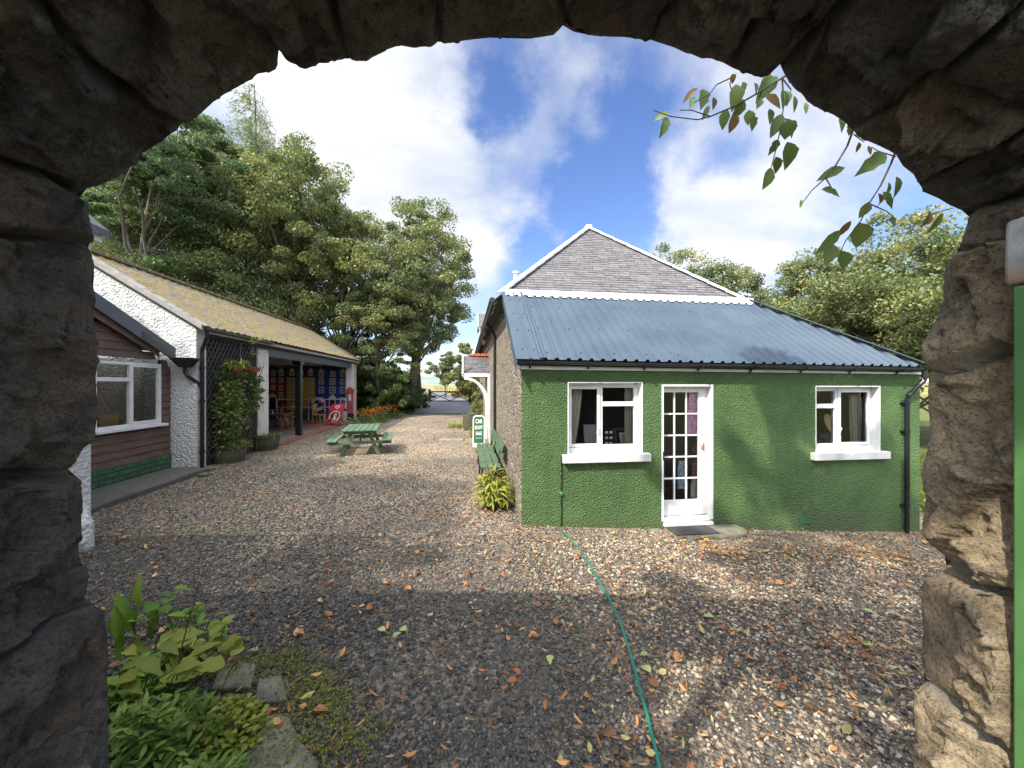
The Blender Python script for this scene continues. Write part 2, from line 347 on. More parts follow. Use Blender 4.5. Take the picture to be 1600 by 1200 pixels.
# ------------------------------------------------------------------ light and sky
SUN_TRAVEL = Vector((.80, .66, -1.06)).normalized()
sd = -SUN_TRAVEL; elev = math.asin(sd.z); azim = math.atan2(sd.x, sd.y)
sun = bpy.data.lights.new('sun', 'SUN'); sun.energy = 2.9; sun.angle = R_(.9); sun.color = (1, .93, .82)
sun_o = bpy.data.objects.new('sun', sun); COL.objects.link(sun_o); sun_o.rotation_euler = SUN_TRAVEL.to_track_quat('-Z', 'Y').to_euler()
def build_world():
    w = bpy.data.worlds.new('World'); sc.world = w; w.use_nodes = True; nt = w.node_tree; nt.nodes.clear()
    def n(t, ins=None, **pr):
        nd = nt.nodes.new(t)
        for k, v in pr.items(): setattr(nd, k, v)
        for k, v in (ins or {}).items():
            if isinstance(v, bpy.types.NodeSocket): nt.links.new(v, nd.inputs[k])
            else: nd.inputs[k].default_value = v
        return nd
    def mth(op, a, b=0, c=0): return n('ShaderNodeMath', {0: a, 1: b, 2: c}, operation=op).outputs[0]
    sky = n('ShaderNodeTexSky', sky_type='NISHITA'); sky.sun_disc = False; sky.sun_elevation = elev; sky.sun_rotation = azim
    sky.air_density = 1.0; sky.dust_density = .3; sky.ozone_density = 3.0
    tc = n('ShaderNodeTexCoord').outputs['Generated']
    nv = n('ShaderNodeVectorMath', {0: tc}, operation='NORMALIZE').outputs[0]
    sep = n('ShaderNodeSeparateXYZ', {0: nv}).outputs
    zz = mth('ADD', mth('MAXIMUM', sep[2], 0.0), .22)
    px = mth('DIVIDE', sep[0], zz); py = mth('DIVIDE', sep[1], zz)
    pv = n('ShaderNodeCombineXYZ', {0: px, 1: py, 2: 0.0}).outputs[0]
    mp = n('ShaderNodeMapping', {'Vector': pv, 'Rotation': (0, 0, R_(-35)), 'Scale': (.75, 1.25, 1)}).outputs[0]
    n1 = n('ShaderNodeTexNoise', {'Vector': mp, 'Scale': 1.15, 'Detail': 9, 'Roughness': .56, 'Distortion': .35}).outputs[0]
    # cloud banks, each at its own bearing in the sky: (px, py of its middle, angular size, weight)
    total = mth('ADD', n1, -.06)
    wob = n('ShaderNodeTexNoise', {'Vector': nv, 'Scale': 3.4, 'Detail': 7, 'Roughness': .6}, noise_dimensions='3D').outputs[1]
    wv = n('ShaderNodeVectorMath', {0: wob, 1: (-.5, -.5, -.5)}, operation='ADD').outputs[0]
    wv = n('ShaderNodeVectorMath', {0: wv, 'Scale': .42}, operation='SCALE').outputs[0]
    nw = n('ShaderNodeVectorMath', {0: nv, 1: wv}, operation='ADD').outputs[0]
    banks = [(490, 200, .40, .42), (590, 120, .28, .3), (770, 290, .22, .38), (690, 370, .26, .44), (560, 300, .3, .3), (1045, 280, .16, .42), (1180, 345, .26, .42), (1100, 400, .2, .25), (1120, 110, .2, .24), (1300, 230, .3, .30),
             (850, 150, .16, .18), (900, 110, .14, .12), (640, 560, .35, .2), (1040, 165, .13, -.2), (930, 270, .17, -.30), (890, 390, .14, -.24), (980, 350, .12, -.16), (750, 150, .10, -.22), (1130, 220, .14, -.22)]
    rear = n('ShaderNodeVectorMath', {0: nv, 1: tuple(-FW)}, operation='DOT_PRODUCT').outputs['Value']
    total = mth('ADD', total, n('ShaderNodeMapRange', {'Value': rear, 'From Min': -.1, 'From Max': .5, 'To Min': 0.0, 'To Max': .32}).outputs[0])  # cloud cover added behind the viewer to brighten the shade
    total = mth('ADD', total, n('ShaderNodeMapRange', {'Value': sep[2], 'From Min': .66, 'From Max': .85, 'To Min': 0.0, 'To Max': .3}).outputs[0])  # overhead cover, also added out of view as fill for the shade
    for bx, by, r, wt in banks:
        d = ray(bx, by).normalized()
        dist = n('ShaderNodeVectorMath', {0: nw, 1: tuple(d)}, operation='DISTANCE').outputs['Value']
        f = n('ShaderNodeMapRange', {'Value': dist, 'From Min': r, 'From Max': r*.15, 'To Min': 0.0, 'To Max': wt}, interpolation_type='SMOOTHSTEP').outputs[0]
        total = mth('ADD', total, f)
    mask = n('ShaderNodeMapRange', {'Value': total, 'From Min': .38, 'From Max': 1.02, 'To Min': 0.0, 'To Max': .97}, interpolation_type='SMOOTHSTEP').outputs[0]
    n3 = n('ShaderNodeTexNoise', {'Vector': mp, 'Scale': 2.6, 'Detail': 6, 'Roughness': .55}).outputs[0]
    cr = n('ShaderNodeValToRGB', {'Fac': n3}); e = cr.color_ramp.elements; e[0].position = .3; e[0].color = (.70, .76, .86, 1); e[1].position = .62; e[1].color = (1, 1, 1, 1)
    sat = n('ShaderNodeHueSaturation', {'Color': sky.outputs[0], 'Hue': .512, 'Saturation': 1.12, 'Value': 1.0})
    b1 = n('ShaderNodeBackground', {0: sat.outputs[0], 1: .095}); sdot = n('ShaderNodeVectorMath', {0: nv, 1: tuple(sd)}, operation='DOT_PRODUCT').outputs['Value']; glow = n('ShaderNodeMapRange', {'Value': sdot, 'From Min': .22, 'From Max': .95, 'To Min': .43, 'To Max': 3.0}).outputs[0]; b2 = n('ShaderNodeBackground', {0: cr.outputs[0], 1: glow})  # unseen cloud towards the sun is brightened as added fill
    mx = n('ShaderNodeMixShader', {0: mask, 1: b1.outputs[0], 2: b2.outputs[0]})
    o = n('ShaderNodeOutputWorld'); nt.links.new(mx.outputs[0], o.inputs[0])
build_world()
vs = sc.view_settings; vs.view_transform = 'Standard'; vs.look = 'None'; vs.gamma = 1; vs.exposure = 1.4
sc.cycles.max_bounces = 8; sc.cycles.transparent_max_bounces = 12; sc.cycles.diffuse_bounces = 4

# ------------------------------------------------------------------ terrain
def sstep(a, b, x):
    t = np.clip((x-a)/(b-a), 0, 1); return t*t*(3-2*t)
def gz(x, y):
    x = np.asarray(x, dtype=float); y = np.asarray(y, dtype=float)
    z = -.06*np.clip(x-.8, 0, 9)*sstep(22, 12, y)
    hx = np.where(y > 24, -7.5, -12.0)-np.clip(y-60, 0, 300)*.12
    z = z+9.5*sstep(0, 17, hx-x)*sstep(-8, 2, y)*sstep(160, 70, y)
    z = z-1.2*sstep(9, 20, x)*sstep(70, 30, y)
    z = z+.9*sstep(60, 260, y)
    z = z+.012*np.sin(x*1.9+.4)*np.sin(y*1.3)*sstep(60, 30, y)
    return z
def grid_axis(lo, hi, step, far, g=1.22):
    a = list(np.arange(lo, hi+1e-6, step)); s = step
    b = hi; up = []
    while b < far: s *= g; b += s; up.append(b)
    s = step; b = lo; dn = []
    while b > -far: s *= g; b -= s; dn.append(b)
    return np.array(dn[::-1]+a+up)
def m_ground():
    t = MT('gravel_and_grass', rough=.9, spec=.3); p = t.pos(); y = t.attr('yard')
    v = t.vor(42, 'F1', p, 1); sepv = t.n('ShaderNodeSeparateColor', {0: v}).outputs
    g = t.ramp(sepv[0], [(0, (.05, .047, .042)), (.35, (.13, .115, .095)), (.6, (.26, .21, .147)), (.85, (.42, .335, .23)), (1, (.54, .46, .34))])
    big = t.noise(.55, 5, .6, p)
    g = t.mix(t.ramp(big, [(.4, .45), (.6, 0.0)]), g, (.06, .055, .048))
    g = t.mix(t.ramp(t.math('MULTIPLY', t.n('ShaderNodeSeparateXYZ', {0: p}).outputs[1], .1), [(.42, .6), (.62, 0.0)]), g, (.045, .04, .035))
    lf = t.ramp(t.math('MULTIPLY', t.noise(14, 5, .7, p), t.noise(1.1, 4, .6, p)), [(.30, 0.0), (.38, .8)]); g = t.mix(lf, g, (.26, .12, .05))
    gn = t.noise(1.5, 6, .65, p); gr = t.ramp(gn, [(.3, (.045, .06, .015)), (.55, (.11, .12, .03)), (.75, (.22, .19, .06))])
    far = t.attr('field'); fc = t.ramp(t.noise(.03, 5, .6, p), [(.35, (.13, .16, .04)), (.6, (.33, .24, .08))]); gr = t.mix(far, gr, fc)
    e = t.vor(42, 'F1', p, 0)
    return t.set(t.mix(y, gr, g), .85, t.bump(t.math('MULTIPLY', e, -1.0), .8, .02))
M['ground'] = m_ground()
def in_yard(x, y):
    a = sstep(-7.2, -6.6, x)*sstep(11.5, 9.5, x)*sstep(28.5, 26.5, y)
    # grass strip with shrubs left of the drive
    edge = np.interp(y, [17, 21, 24.5, 30], [-9, -6.0, -4.6, -4.2])
    return a*np.where(y > 23.3, sstep(-.3, .3, x-edge), 1.0)
def terrain():
    xs = grid_axis(-26, 16, .45, 2500); ys = grid_axis(-8, 62, .5, 4000)
    X, Y = np.meshgrid(xs, ys); Z = gz(X, Y)
    V = np.stack([X.ravel(), Y.ravel(), Z.ravel()], 1); nx = len(xs); ny = len(ys)
    i = np.arange(nx-1)[None, :]+np.arange(ny-1)[:, None]*nx
    F = np.stack([i, i+1, i+nx+1, i+nx], -1).reshape(-1, 4)
    o = np_mesh('ground', V, F, M['ground'], smooth=True, attrs={'yard': in_yard(V[:, 0], V[:, 1]), 'field': sstep(52, 70, V[:, 1])})
    tag(o, kind='structure')
terrain()
def m_road():
    t = MT('asphalt_drive', rough=.75); n1 = t.noise(.8, 6, .65); n2 = t.noise(60, 3)
    c = t.ramp(n1, [(.3, (.10, .10, .112)), (.6, (.155, .155, .168)), (.8, (.20, .19, .18))]); return t.set(c, .65, t.bump(n2, .4, .01))
M['road'] = m_road()
def drive():
    cl = [(-2.0, 26.5, 4.9), (-1.95, 34, 4.9), (-2.05, 44, 4.9), (-2.6, 54, 4.4), (-4.6, 70, 4.0), (-8.5, 95, 4.0), (-15, 135, 4), (-24, 190, 4), (-40, 270, 4)]
    pts = []
    for k in range(len(cl)-1):
        for i in range(10):
            f = i/10; pts.append([cl[k][j]*(1-f)+cl[k+1][j]*f for j in range(3)])
    V = []; 
    for x, y, w in pts:
        for q in np.linspace(-.5, .5, 7):
            jx = x+q*w+(.25*mnoise.noise(Vector((q*3, y*.9, 0))) if abs(q) > .4 else 0)
            V.append((jx, y, float(gz(jx, y))+.02+.03*(1-4*q*q)+(.012*max(0, (y-60))/10)))
    n = len(pts); F = [(r*7+c, r*7+c+1, (r+1)*7+c+1, (r+1)*7+c) for r in range(n-1) for c in range(6)]
    tag(np_mesh('road', V, F, M['road'], smooth=True), kind='structure')
drive()
def hills():
    t = MT('distant_hill', rough=1); t.set(t.ramp(t.noise(.01, 5, .6), [(.35, (.13, .17, .17)), (.65, (.22, .25, .19))])); 
    for (x0, x1, y, h, sd_, nm) in [(-700, 900, 1500, 70, 3, 'hills'), (-150, 420, 620, 15, 9, 'hills')]:
        xs = np.linspace(x0, x1, 120); V = []; F = []
        for i, x in enumerate(xs):
            e = math.sin(math.pi*i/119)**.6
            hh = h*e*(.55+.45*mnoise.noise(Vector((x*.004, sd_, 0)))+.12*mnoise.noise(Vector((x*.03, sd_, 4))))
            for j, (dy, f) in enumerate([(-180, 0), (-110, .35), (-50, .8), (0, 1), (140, .6), (300, 0)]):
                V.append((x, y+dy, .5+hh*f-(1 if f == 0 else 0)))
        F = [(i*6+j, (i+1)*6+j, (i+1)*6+j+1, i*6+j+1) for i in range(119) for j in range(5)]
        tag(np_mesh(nm, V, F, t.mat, smooth=True), kind='structure')
hills()

# ------------------------------------------------------------------ gravel, leaf litter
def ico(): 
    g = (1+5**.5)/2
    v = np.array([(-1,g,0),(1,g,0),(-1,-g,0),(1,-g,0),(0,-1,g),(0,1,g),(0,-1,-g),(0,1,-g),(g,0,-1),(g,0,1),(-g,0,-1),(-g,0,1)])/math.sqrt(1+g*g)
    f = np.array([(0,11,5),(0,5,1),(0,1,7),(0,7,10),(0,10,11),(1,5,9),(5,11,4),(11,10,2),(10,7,6),(7,1,8),(3,9,4),(3,4,2),(3,2,6),(3,6,8),(3,8,9),(4,9,5),(2,4,11),(6,2,10),(8,6,7),(9,8,1)])
    return v, f
def octa():
    return np.array([(1,0,0),(0,1,0),(-1,0,0),(0,-1,0),(0,0,1),(0,0,-1)], float), np.array([(0,1,4),(1,2,4),(2,3,4),(3,0,4),(1,0,5),(2,1,5),(3,2,5),(0,3,5)])
def rand_rot(n, tilt=1.0):
    """random rotations: free spin about z, tilt limited"""
    a = rng.uniform(0, 2*np.pi, n); b = rng.normal(0, tilt, n); c = rng.normal(0, tilt, n)
    ca, sa, cb, sb, cc, s3 = np.cos(a), np.sin(a), np.cos(b), np.sin(b), np.cos(c), np.sin(c)
    Z = np.zeros(n); O = np.ones(n)
    Rz = np.stack([np.stack([ca, -sa, Z], -1), np.stack([sa, ca, Z], -1), np.stack([Z, Z, O], -1)], 1)
    Rx = np.stack([np.stack([O, Z, Z], -1), np.stack([Z, cb, -sb], -1), np.stack([Z, sb, cb], -1)], 1)
    Ry = np.stack([np.stack([cc, Z, s3], -1), np.stack([Z, O, Z], -1), np.stack([-s3, Z, cc], -1)], 1)
    return Rx @ Ry @ Rz if False else Ry @ Rx @ Rz
def gp(px, py): p = atZ(px, py, 0); return p.x, p.y
def scatter_ground(n, d0, d1, latmax=1.75):
    d = np.sqrt(rng.uniform(d0*d0, d1*d1, n)); u = rng.uniform(-latmax, latmax, n)*d
    x = RT.x*u+FW.x*d; y = RT.y*u+FW.y*d
    bx, by = gp(640, 1040); thin = np.exp(-(((x-bx)/.55)**2+((y-by)/.45)**2)); thin += .7*np.exp(-(((x-gp(420, 850)[0])/.9)**2+((y-gp(420, 850)[1])/.6)**2))
    ok = (rng.random(n) > .8*thin) & (in_yard(x, y) > .5) & ~((x > .78) & (y > 5.46)) & ~((x < -6.05) & (y > 7)) & (x > -6.3)
    return x[ok], y[ok]
def m_pebble():
    t = MT('crushed_gravel', rough=.7, spec=.4); a = t.attr()
    c = t.ramp(a, [(0, (.027, .026, .025)), (.25, (.064, .058, .051)), (.45, (.135, .112, .084)), (.66, (.275, .212, .143)), (.85, (.46, .365, .245)), (1, (.64, .54, .40))])
    n2 = t.noise(120, 4, .6); c = t.mix(t.ramp(n2, [(.4, .35), (.65, 0.0)]), c, (.04, .037, .033)); return t.set(c, .45, t.bump(n2, .3, .003))
M['pebble'] = m_pebble()
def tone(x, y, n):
    """stone colour: paler gravel to the right and down the yard, dark chips and painted-in shade on the left and near the arch"""
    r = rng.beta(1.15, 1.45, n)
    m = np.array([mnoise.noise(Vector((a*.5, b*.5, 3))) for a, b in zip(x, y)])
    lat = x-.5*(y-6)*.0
    dark = np.clip(.66-.17*(lat+1.2)+.0*m, .0, .75)*np.where(y > 9.5, np.clip(1-(y-9.5)/3, 0, 1), 1)+.42*sstep(4.3, 3.2, y)*sstep(1.3, .3, x)  # left and foreground shade is partly painted into the stone colour
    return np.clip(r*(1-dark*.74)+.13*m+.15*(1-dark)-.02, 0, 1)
def pebbles(n, d0, d1, geo, smin, smax, name):
    x, y = scatter_ground(n, d0, d1); n = len(x); bv, bf = geo
    s = smin+(smax-smin)*rng.random(n)**2.2
    ax = np.stack([s*rng.uniform(.8, 1.35, n), s*rng.uniform(.6, .95, n), s*rng.uniform(.35, .7, n)], -1)*.5
    v = bv[None]*(1+rng.uniform(-.28, .28, (n, len(bv), 1)))*ax[:, None, :]
    Rm = rand_rot(n, .35); v = np.einsum('nij,nkj->nki', Rm, v)
    z = gz(x, y)+ax[:, 2]*rng.uniform(.0, .9, n)
    v += np.stack([x, y, z], -1)[:, None, :]
    F = (bf[None]+(np.arange(n)*len(bv))[:, None, None]).reshape(-1, 3)
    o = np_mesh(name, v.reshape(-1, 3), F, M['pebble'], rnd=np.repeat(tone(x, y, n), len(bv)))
    tag(o, kind='stuff')
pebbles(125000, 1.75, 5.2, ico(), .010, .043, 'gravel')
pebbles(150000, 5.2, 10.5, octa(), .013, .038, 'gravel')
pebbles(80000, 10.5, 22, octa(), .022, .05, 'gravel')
def leaf_bits(n, d0, d1, smin, smax, spots=None):
    x, y = scatter_ground(n, d0, d1)
    if spots:
        xs = [x]; ys = [y]
        for (cx, cy, r, k) in spots:
            xs.append(cx+rng.normal(0, r, k)); ys.append(cy+rng.normal(0, r*.6, k))
        x = np.concatenate(xs); y = np.concatenate(ys); ok = ~((x > .7) & (y > 5.42)) & (x > -6.1); x = x[ok]; y = y[ok]
    # more leaves on the right side
    keep = rng.random(len(x)) < np.clip(.6+.1*x, .4, 1); x = x[keep]; y = y[keep]; n = len(x)
    s = smin+(smax-smin)*rng.random(n)**2
    thin = np.where(rng.random(n) < .6, rng.uniform(.16, .4, n), rng.uniform(.45, .9, n))
    b = np.array([(-1, 0, .12), (-.35, .75, .0), (.45, .6, .05), (1, 0, .22), (.4, -.65, .05), (-.35, -.7, .02)])
    v = b[None]*np.stack([s*.5, s*.5*thin, s*.5*rng.uniform(.3, 2.2, n)], -1)[:, None, :]
    v = np.einsum('nij,nkj->nki', rand_rot(n, .35), v)
    v += np.stack([x, y, gz(x, y)+.034+.014*rng.random(n)], -1)[:, None, :]
    F = (np.array([[0, 1, 2, 3], [0, 3, 4, 5]])[None]+(np.arange(n)*6)[:, None, None]).reshape(-1, 4)
    tag(np_mesh('leaf_litter', v.reshape(-1, 3), F, M['litter'], rnd=np.repeat(rng.random(n), 6)), kind='stuff')
def gp(px, py): p = atZ(px, py); return p.x, p.y
spots = [(*gp(px, py), r, k) for px, py, r, k in [(1120, 850, .22, 170), (1370, 838, .3, 260), (1340, 985, .14, 90), (1090, 835, .3, 120), (1230, 845, .4, 120), (545, 735, .35, 170), (700, 780, .5, 110), (1180, 1060, .3, 70), (250, 765, .5, 50), (760, 800, .35, 80), (1000, 1180, .15, 60), (520, 900, .4, 60), (430, 1120, .1, 20)]]
leaf_bits(11000, 1.75, 7, .024, .085, spots)
leaf_bits(9000, 7, 17, .04, .10)

def leaf_card(mb, base, d, nrm, L, W, curl=.15, lobes=False):
    """one leaf as a folded, curved blade"""
    base = Vector(base); d = Vector(d).normalized(); nrm = Vector(nrm); s = d.cross(nrm)
    if s.length < 1e-3: s = d.cross(Vector((1, .2, 0)))
    s.normalize(); nrm = s.cross(d).normalized()
    if lobes: prof = [(0, .1), (.12, .55), (.3, .92), (.45, .72), (.62, .80), (.8, .38), (1, .02)]
    else: prof = [(0, .06), (.18, .62), (.42, 1), (.68, .78), (.88, .34), (1, .02)]
    vs = []; fs = []
    for i, (t, w) in enumerate(prof):
        c = base+d*(L*t)-nrm*(curl*L*t*t); hw = W*.5*w; lift = nrm*(hw*.35)
        vs += [c-s*hw+lift, c, c+s*hw+lift]
    for i in range(len(prof)-1):
        a = i*3; fs += [(a, a+1, a+4, a+3), (a+1, a+2, a+5, a+4)]
    mb.add(vs, fs)
# single large leaves one can point to
FALL = [(268, 'rust', 'curled rust brown leaf lying on the mossy flagstones', 412, 1128), (1, 'rust', 'pair of crumpled rust leaves on dark gravel left of the hose', 808, 1070),
        (2, 'pale', 'pale green leaf on the sunlit gravel below the left window', 868, 934), (3, 'pale', 'pale yellow lobed leaf on the gravel right of the hose', 1116, 958),
        (4, 'pale', 'rounded pale leaf nearest the camera in a cluster of three on dark gravel', 614, 1004), (5, 'pale', 'rounded pale leaf right of a cluster of three on dark gravel', 634, 993),
        (6, 'pale', 'grey green leaf left of a cluster of three on dark gravel', 602, 994), (7, 'pale', 'small yellow green leaf on dark gravel in front of the hose bend', 860, 1030),
        (8, 'pale', 'long pale leaf lying right of the hose', 1016, 1052), (9, 'pale', 'grey green leaf close to the right side of the hose', 1014, 1023),
        (10, 'pale', 'bright yellow green leaf on gravel in front of the right window', 1364, 932), (11, 'rust', 'flat orange leaf on the dark gravel in the middle of the yard', 462, 996),
        (12, 'rust', 'orange brown leaf beside the moss at the edge of the flower bed', 490, 1118), (13, 'pale', 'pale heart shaped leaf beside the flower bed', 403, 1024),
        (14, 'rust', 'broad orange leaf on dark gravel midway to the hose', 870, 980), (15, 'rust', 'orange leaf standing out on grey gravel left of the yard centre', 633, 925)]
for i, (_, kind, lab, px, py) in enumerate(FALL):
    x, y = gp(px, py); mb = MB(); mb.rv = random.random(); a = random.uniform(0, 6.28); L = random.uniform(.07, .095)
    base = Vector((x, y, float(gz(x, y))+.035)); d = Vector((math.cos(a), math.sin(a), random.uniform(.05, .35)))
    leaf_card(mb, base, d, (random.uniform(-.25, .25), random.uniform(-.25, .25), 1), L, L*.75, .25, kind == 'rust')
    if i == 1: leaf_card(mb, base+Vector((.03, .05, 0)), Vector((-.6, .5, .3)), (.1, -.2, 1), .07, .05, .3, True)
    mb.tube([base, base-d*.03-Vector((0, 0, .012))], .0018, 4)
    tag(mb.build('fallen_leaf', M['fall_pale' if kind == 'pale' else 'fall_rust'], smooth=True), lab, 'leaf', 'large leaves fallen on the gravel')

# ------------------------------------------------------------------ stone archway
TR = [(173,1330),(173,1200),(171,1075),(173,1033),(170,983),(167,958),(154,940),(138,933),(144,925),(148,896),(146,879),(135,883),(133,854),(135,837),(131,810),(134,780),(131,750),(118,742),(121,733),(129,721),(142,700),
 (160,690),(162,640),(160,600),(158,520),(157,480),(155,440),(157,410),(150,385),(147,370),(143,353),(133,317),(128,303),(132,298),(160,290),(187,278),(213,257),(233,230),(253,213),(280,200),(307,185),(333,163),(353,155),(377,140),(400,127),(413,120),(430,118),(437,110),(437,85),
 (447,95),(467,103),(483,105),(500,97),(541,92),(549,100),(574,100),(591,90),(619,78),(642,80),(692,79),(737,72),(822,69),(850,65),(867,59),(881,45),(887,43),(898,52),(909,55),(917,63),(974,66),(1013,70),(1024,68),(1064,80),(1092,93),(1126,101),(1131,110),(1159,121),(1187,129),(1204,118),(1216,104),
 (1220,104),(1224,120),(1240,142),(1264,162),(1296,184),(1320,198),(1324,212),(1344,220),(1376,234),(1392,240),(1404,252),(1420,268),(1432,280),(1428,292),(1440,302),(1472,320),(1510,335),
 (1506,357),(1489,395),(1491,408),(1476,414),(1472,472),(1464,495),(1449,525),(1437,541),(1447,571),(1448,606),(1445,633),(1449,663),(1445,702),(1437,736),(1436,783),(1430,833),(1442,850),(1470,872),(1470,883),(1457,898),(1438,904),(1434,942),(1436,992),(1432,1029),(1440,1063),(1426,1079),(1422,1117),(1426,1171),(1428,1200),(1428,1330)]
DF, DN = 1.35, .62     # far and near face of the wall
def m_block():
    t = MT('stained_pale_stone', rough=.85); p = t.pos(); z = t.n('ShaderNodeSeparateXYZ', {0: p}).outputs[2]
    n1 = t.noise(14, 6, .7, p); k = t.math('ADD', t.math('MULTIPLY', z, -6.0), t.math('MULTIPLY', n1, .7))
    c = t.mix(t.ramp(n1, [(.35, 0.0), (.65, 1.0)]), (.22, .22, .21), (.42, .43, .43)); c = t.mix(t.ramp(t.math('ADD', k, 14.45), [(.42, 0.0), (.75, .8)]), c, (.22, .115, .065))
    return t.set(c, .85, t.bump(n1, .6, .01))
def archway():
    pl = np.array([((px-800)/FPX*DF, CZ+(600-py)/FPX*DF) for px, py in TR])
    pl[0, 1] = -.12; pl[-1, 1] = -.12
    seg = np.hypot(*np.diff(pl, axis=0).T); S = np.concatenate([[0], np.cumsum(seg)]); L = S[-1]
    ns = 1050; s = np.linspace(0, L, ns); P = np.stack([np.interp(s, S, pl[:, 0]), np.interp(s, S, pl[:, 1])], 1)
    sm = P.copy()
    k = np.hanning(121); k /= k.sum()
    for j in range(2):
        sm[:, j] = np.convolve(np.pad(P[:, j], 60, mode='edge'), k, 'valid')
    tg = np.gradient(sm, axis=0); tg /= np.linalg.norm(tg, axis=1)[:, None]
    nr = np.stack([-tg[:, 1], tg[:, 0]], 1)*1.0     # candidate normal; must point out of the stone into the opening
    c0 = np.array([0, 1.6]); flip = np.sign(((c0-sm)*nr).sum(1)); nr *= np.sign(np.median(flip))
    dd = np.concatenate([np.linspace(0, .1, 14), np.linspace(.1, DF-DN, 58)[1:]])
    nd = len(dd)
    # stones: cell seeds on the (s, d) strip
    seeds = []; sp = 0
    marks = []
    def sidx(px, py):
        q = np.array([(px-800)/FPX*DF, CZ+(600-py)/FPX*DF]); return S[np.argmin(np.hypot(*(pl-q).T))]
    cuts = [0, sidx(154, 940), sidx(121, 733), sidx(150, 385), sidx(128, 303), sidx(280, 200), sidx(437, 95), sidx(549, 100), sidx(692, 79), sidx(881, 45), sidx(1024, 68), sidx(1131, 110), sidx(1218, 104), sidx(1324, 212), sidx(1428, 290), sidx(1510, 335), sidx(1489, 400), sidx(1447, 571), sidx(1470, 878), sidx(1440, 1063), L]
    cell = {}
    B = []
    for i in range(len(cuts)-1):
        a, b = cuts[i], cuts[i+1]; w = b-a
        B.append((a, b, [DF-DN+.3] if w < .25 or i % 2 == 0 else [.27+.1*random.random(), DF-DN+.3]))
    nrows = np.zeros((nd, ns), int); J = np.ones((nd, ns)); offs = np.zeros((nd, ns)); tone_ = np.zeros((nd, ns))
    SS, DD = np.meshgrid(s, dd)
    wob = np.array([[mnoise.noise(Vector((si*4.5, di*4.5, 1.7))) for si in s[::5]] for di in dd]); wob = np.stack([np.interp(s, s[::5], r) for r in wob])
    wob2 = np.array([[mnoise.noise(Vector((si*3.1, di*6, 8.7))) for si in s[::5]] for di in dd]); wob2 = np.stack([np.interp(s, s[::5], r) for r in wob2])
    S2 = SS+wob*.07*np.clip(DD/.15, 0, 1)+wob2*.03; D2 = DD+wob2*.09
    jd = np.full((nd, ns), 9.)
    for (a, b, rows) in B:
        r0 = -.5
        for r1 in rows:
            ins = (S2 >= a) & (S2 < b) & (D2 >= r0) & (D2 < r1)
            o1 = random.uniform(-.05, .035); tn = random.random(); sx = random.uniform(-.12, .12); sy = random.uniform(-.15, .15)
            e = np.minimum(np.minimum(S2-a if a > 0 else 9+S2, b-S2 if b < L else 9+S2*0), np.minimum(D2-r0, r1-D2))
            cs, cd = (a+b)/2, (max(r0, 0)+min(r1, DF-DN))/2
            jd[ins] = e[ins]; offs[ins] = o1+(sx*(S2-cs)+sy*(D2-cd))[ins]*.6; tone_[ins] = tn
            r0 = r1
    # lower right stones are ochre, their colour lightened further as if sunlit; upper left dark
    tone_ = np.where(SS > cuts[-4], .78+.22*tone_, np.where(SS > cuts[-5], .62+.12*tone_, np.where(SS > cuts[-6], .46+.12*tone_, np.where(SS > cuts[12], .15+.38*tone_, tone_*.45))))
    jn = np.clip((jd-.006)/.022, 0, 1); groove = (1-jn)**2
    amp = .14+.86*np.clip(DD/.14, 0, 1)
    PX = P[None, :, 0]+0*DD; PZ = P[None, :, 1]+0*DD
    bl = np.clip(DD/.22, 0, 1)[..., None]
    base = (1-bl*.75)*np.stack([PX, PZ], -1)+bl*.75*np.stack([sm[None, :, 0]+0*DD, sm[None, :, 1]+0*DD], -1)
    disp = np.zeros((nd, ns))
    for i in range(nd):
        for j in range(ns):
            q = Vector((base[i, j, 0], -dd[i], base[i, j, 1]))
            f = mnoise.noise(q*3.3)*.014+abs(mnoise.noise(q*8+Vector((5, 0, 0))))*.010+mnoise.noise(q*19)*.007+mnoise.noise(q*46)*.005
            w = mnoise.noise(q*95)*.003 + mnoise.noise(q*210)*.002 + max(0, mnoise.noise(q*33)-.25)*.02
            q2 = q+mnoise.noise_vector(q*6)*.018+mnoise.noise_vector(q*22)*.005
            for sc2, k2 in ((3.4, .40), (8.5, .30), (21, .22)):
                pt = mnoise.voronoi(Vector((q2.x*sc2, q2.y*sc2*1.5, q2.z*sc2*1.25)))[1][0]; rv = mnoise.noise_vector(pt*3.7); rel = q2-Vector((pt.x/sc2, pt.y/sc2/1.5, pt.z/sc2/1.25))
                f += rel.dot(rv)*k2*1.6+mnoise.noise(pt*2.3)*.05/sc2*3
            disp[i, j] = f*amp[i, j]+w+(offs[i, j]-.085*groove[i, j])*amp[i, j]
    # round the far arris a little
    disp -= .012*np.clip(1-DD/.03, 0, 1)**2
    XY = base+nr[None]*disp[..., None]
    # rebate in which the open gate leaf lies
    rb_ = (DD > DF-1.085) & (SS > sidx(1510, 335)) & (XY[..., 1] > .28) & (XY[..., 1] < CZ+.5)
    XY[..., 0] = np.where(rb_, np.maximum(XY[..., 0], 1.452+.25*np.maximum(0, XY[..., 0]-1.452)), XY[..., 0])
    DEP = DF-DD+.0*disp
    def world(lat, dep, z): return np.stack([RT.x*lat+FW.x*dep, RT.y*lat+FW.y*dep, z], -1)
    root = thing('stone_archway', 'rough dark stone archway framing the whole view of the yard', 'archway', (0, 1.0, 0))
    off = (0, 1.0, 0)
    V = world(XY[..., 0], DEP, XY[..., 1]).reshape(-1, 3)
    idx = np.arange(nd*ns).reshape(nd, ns)
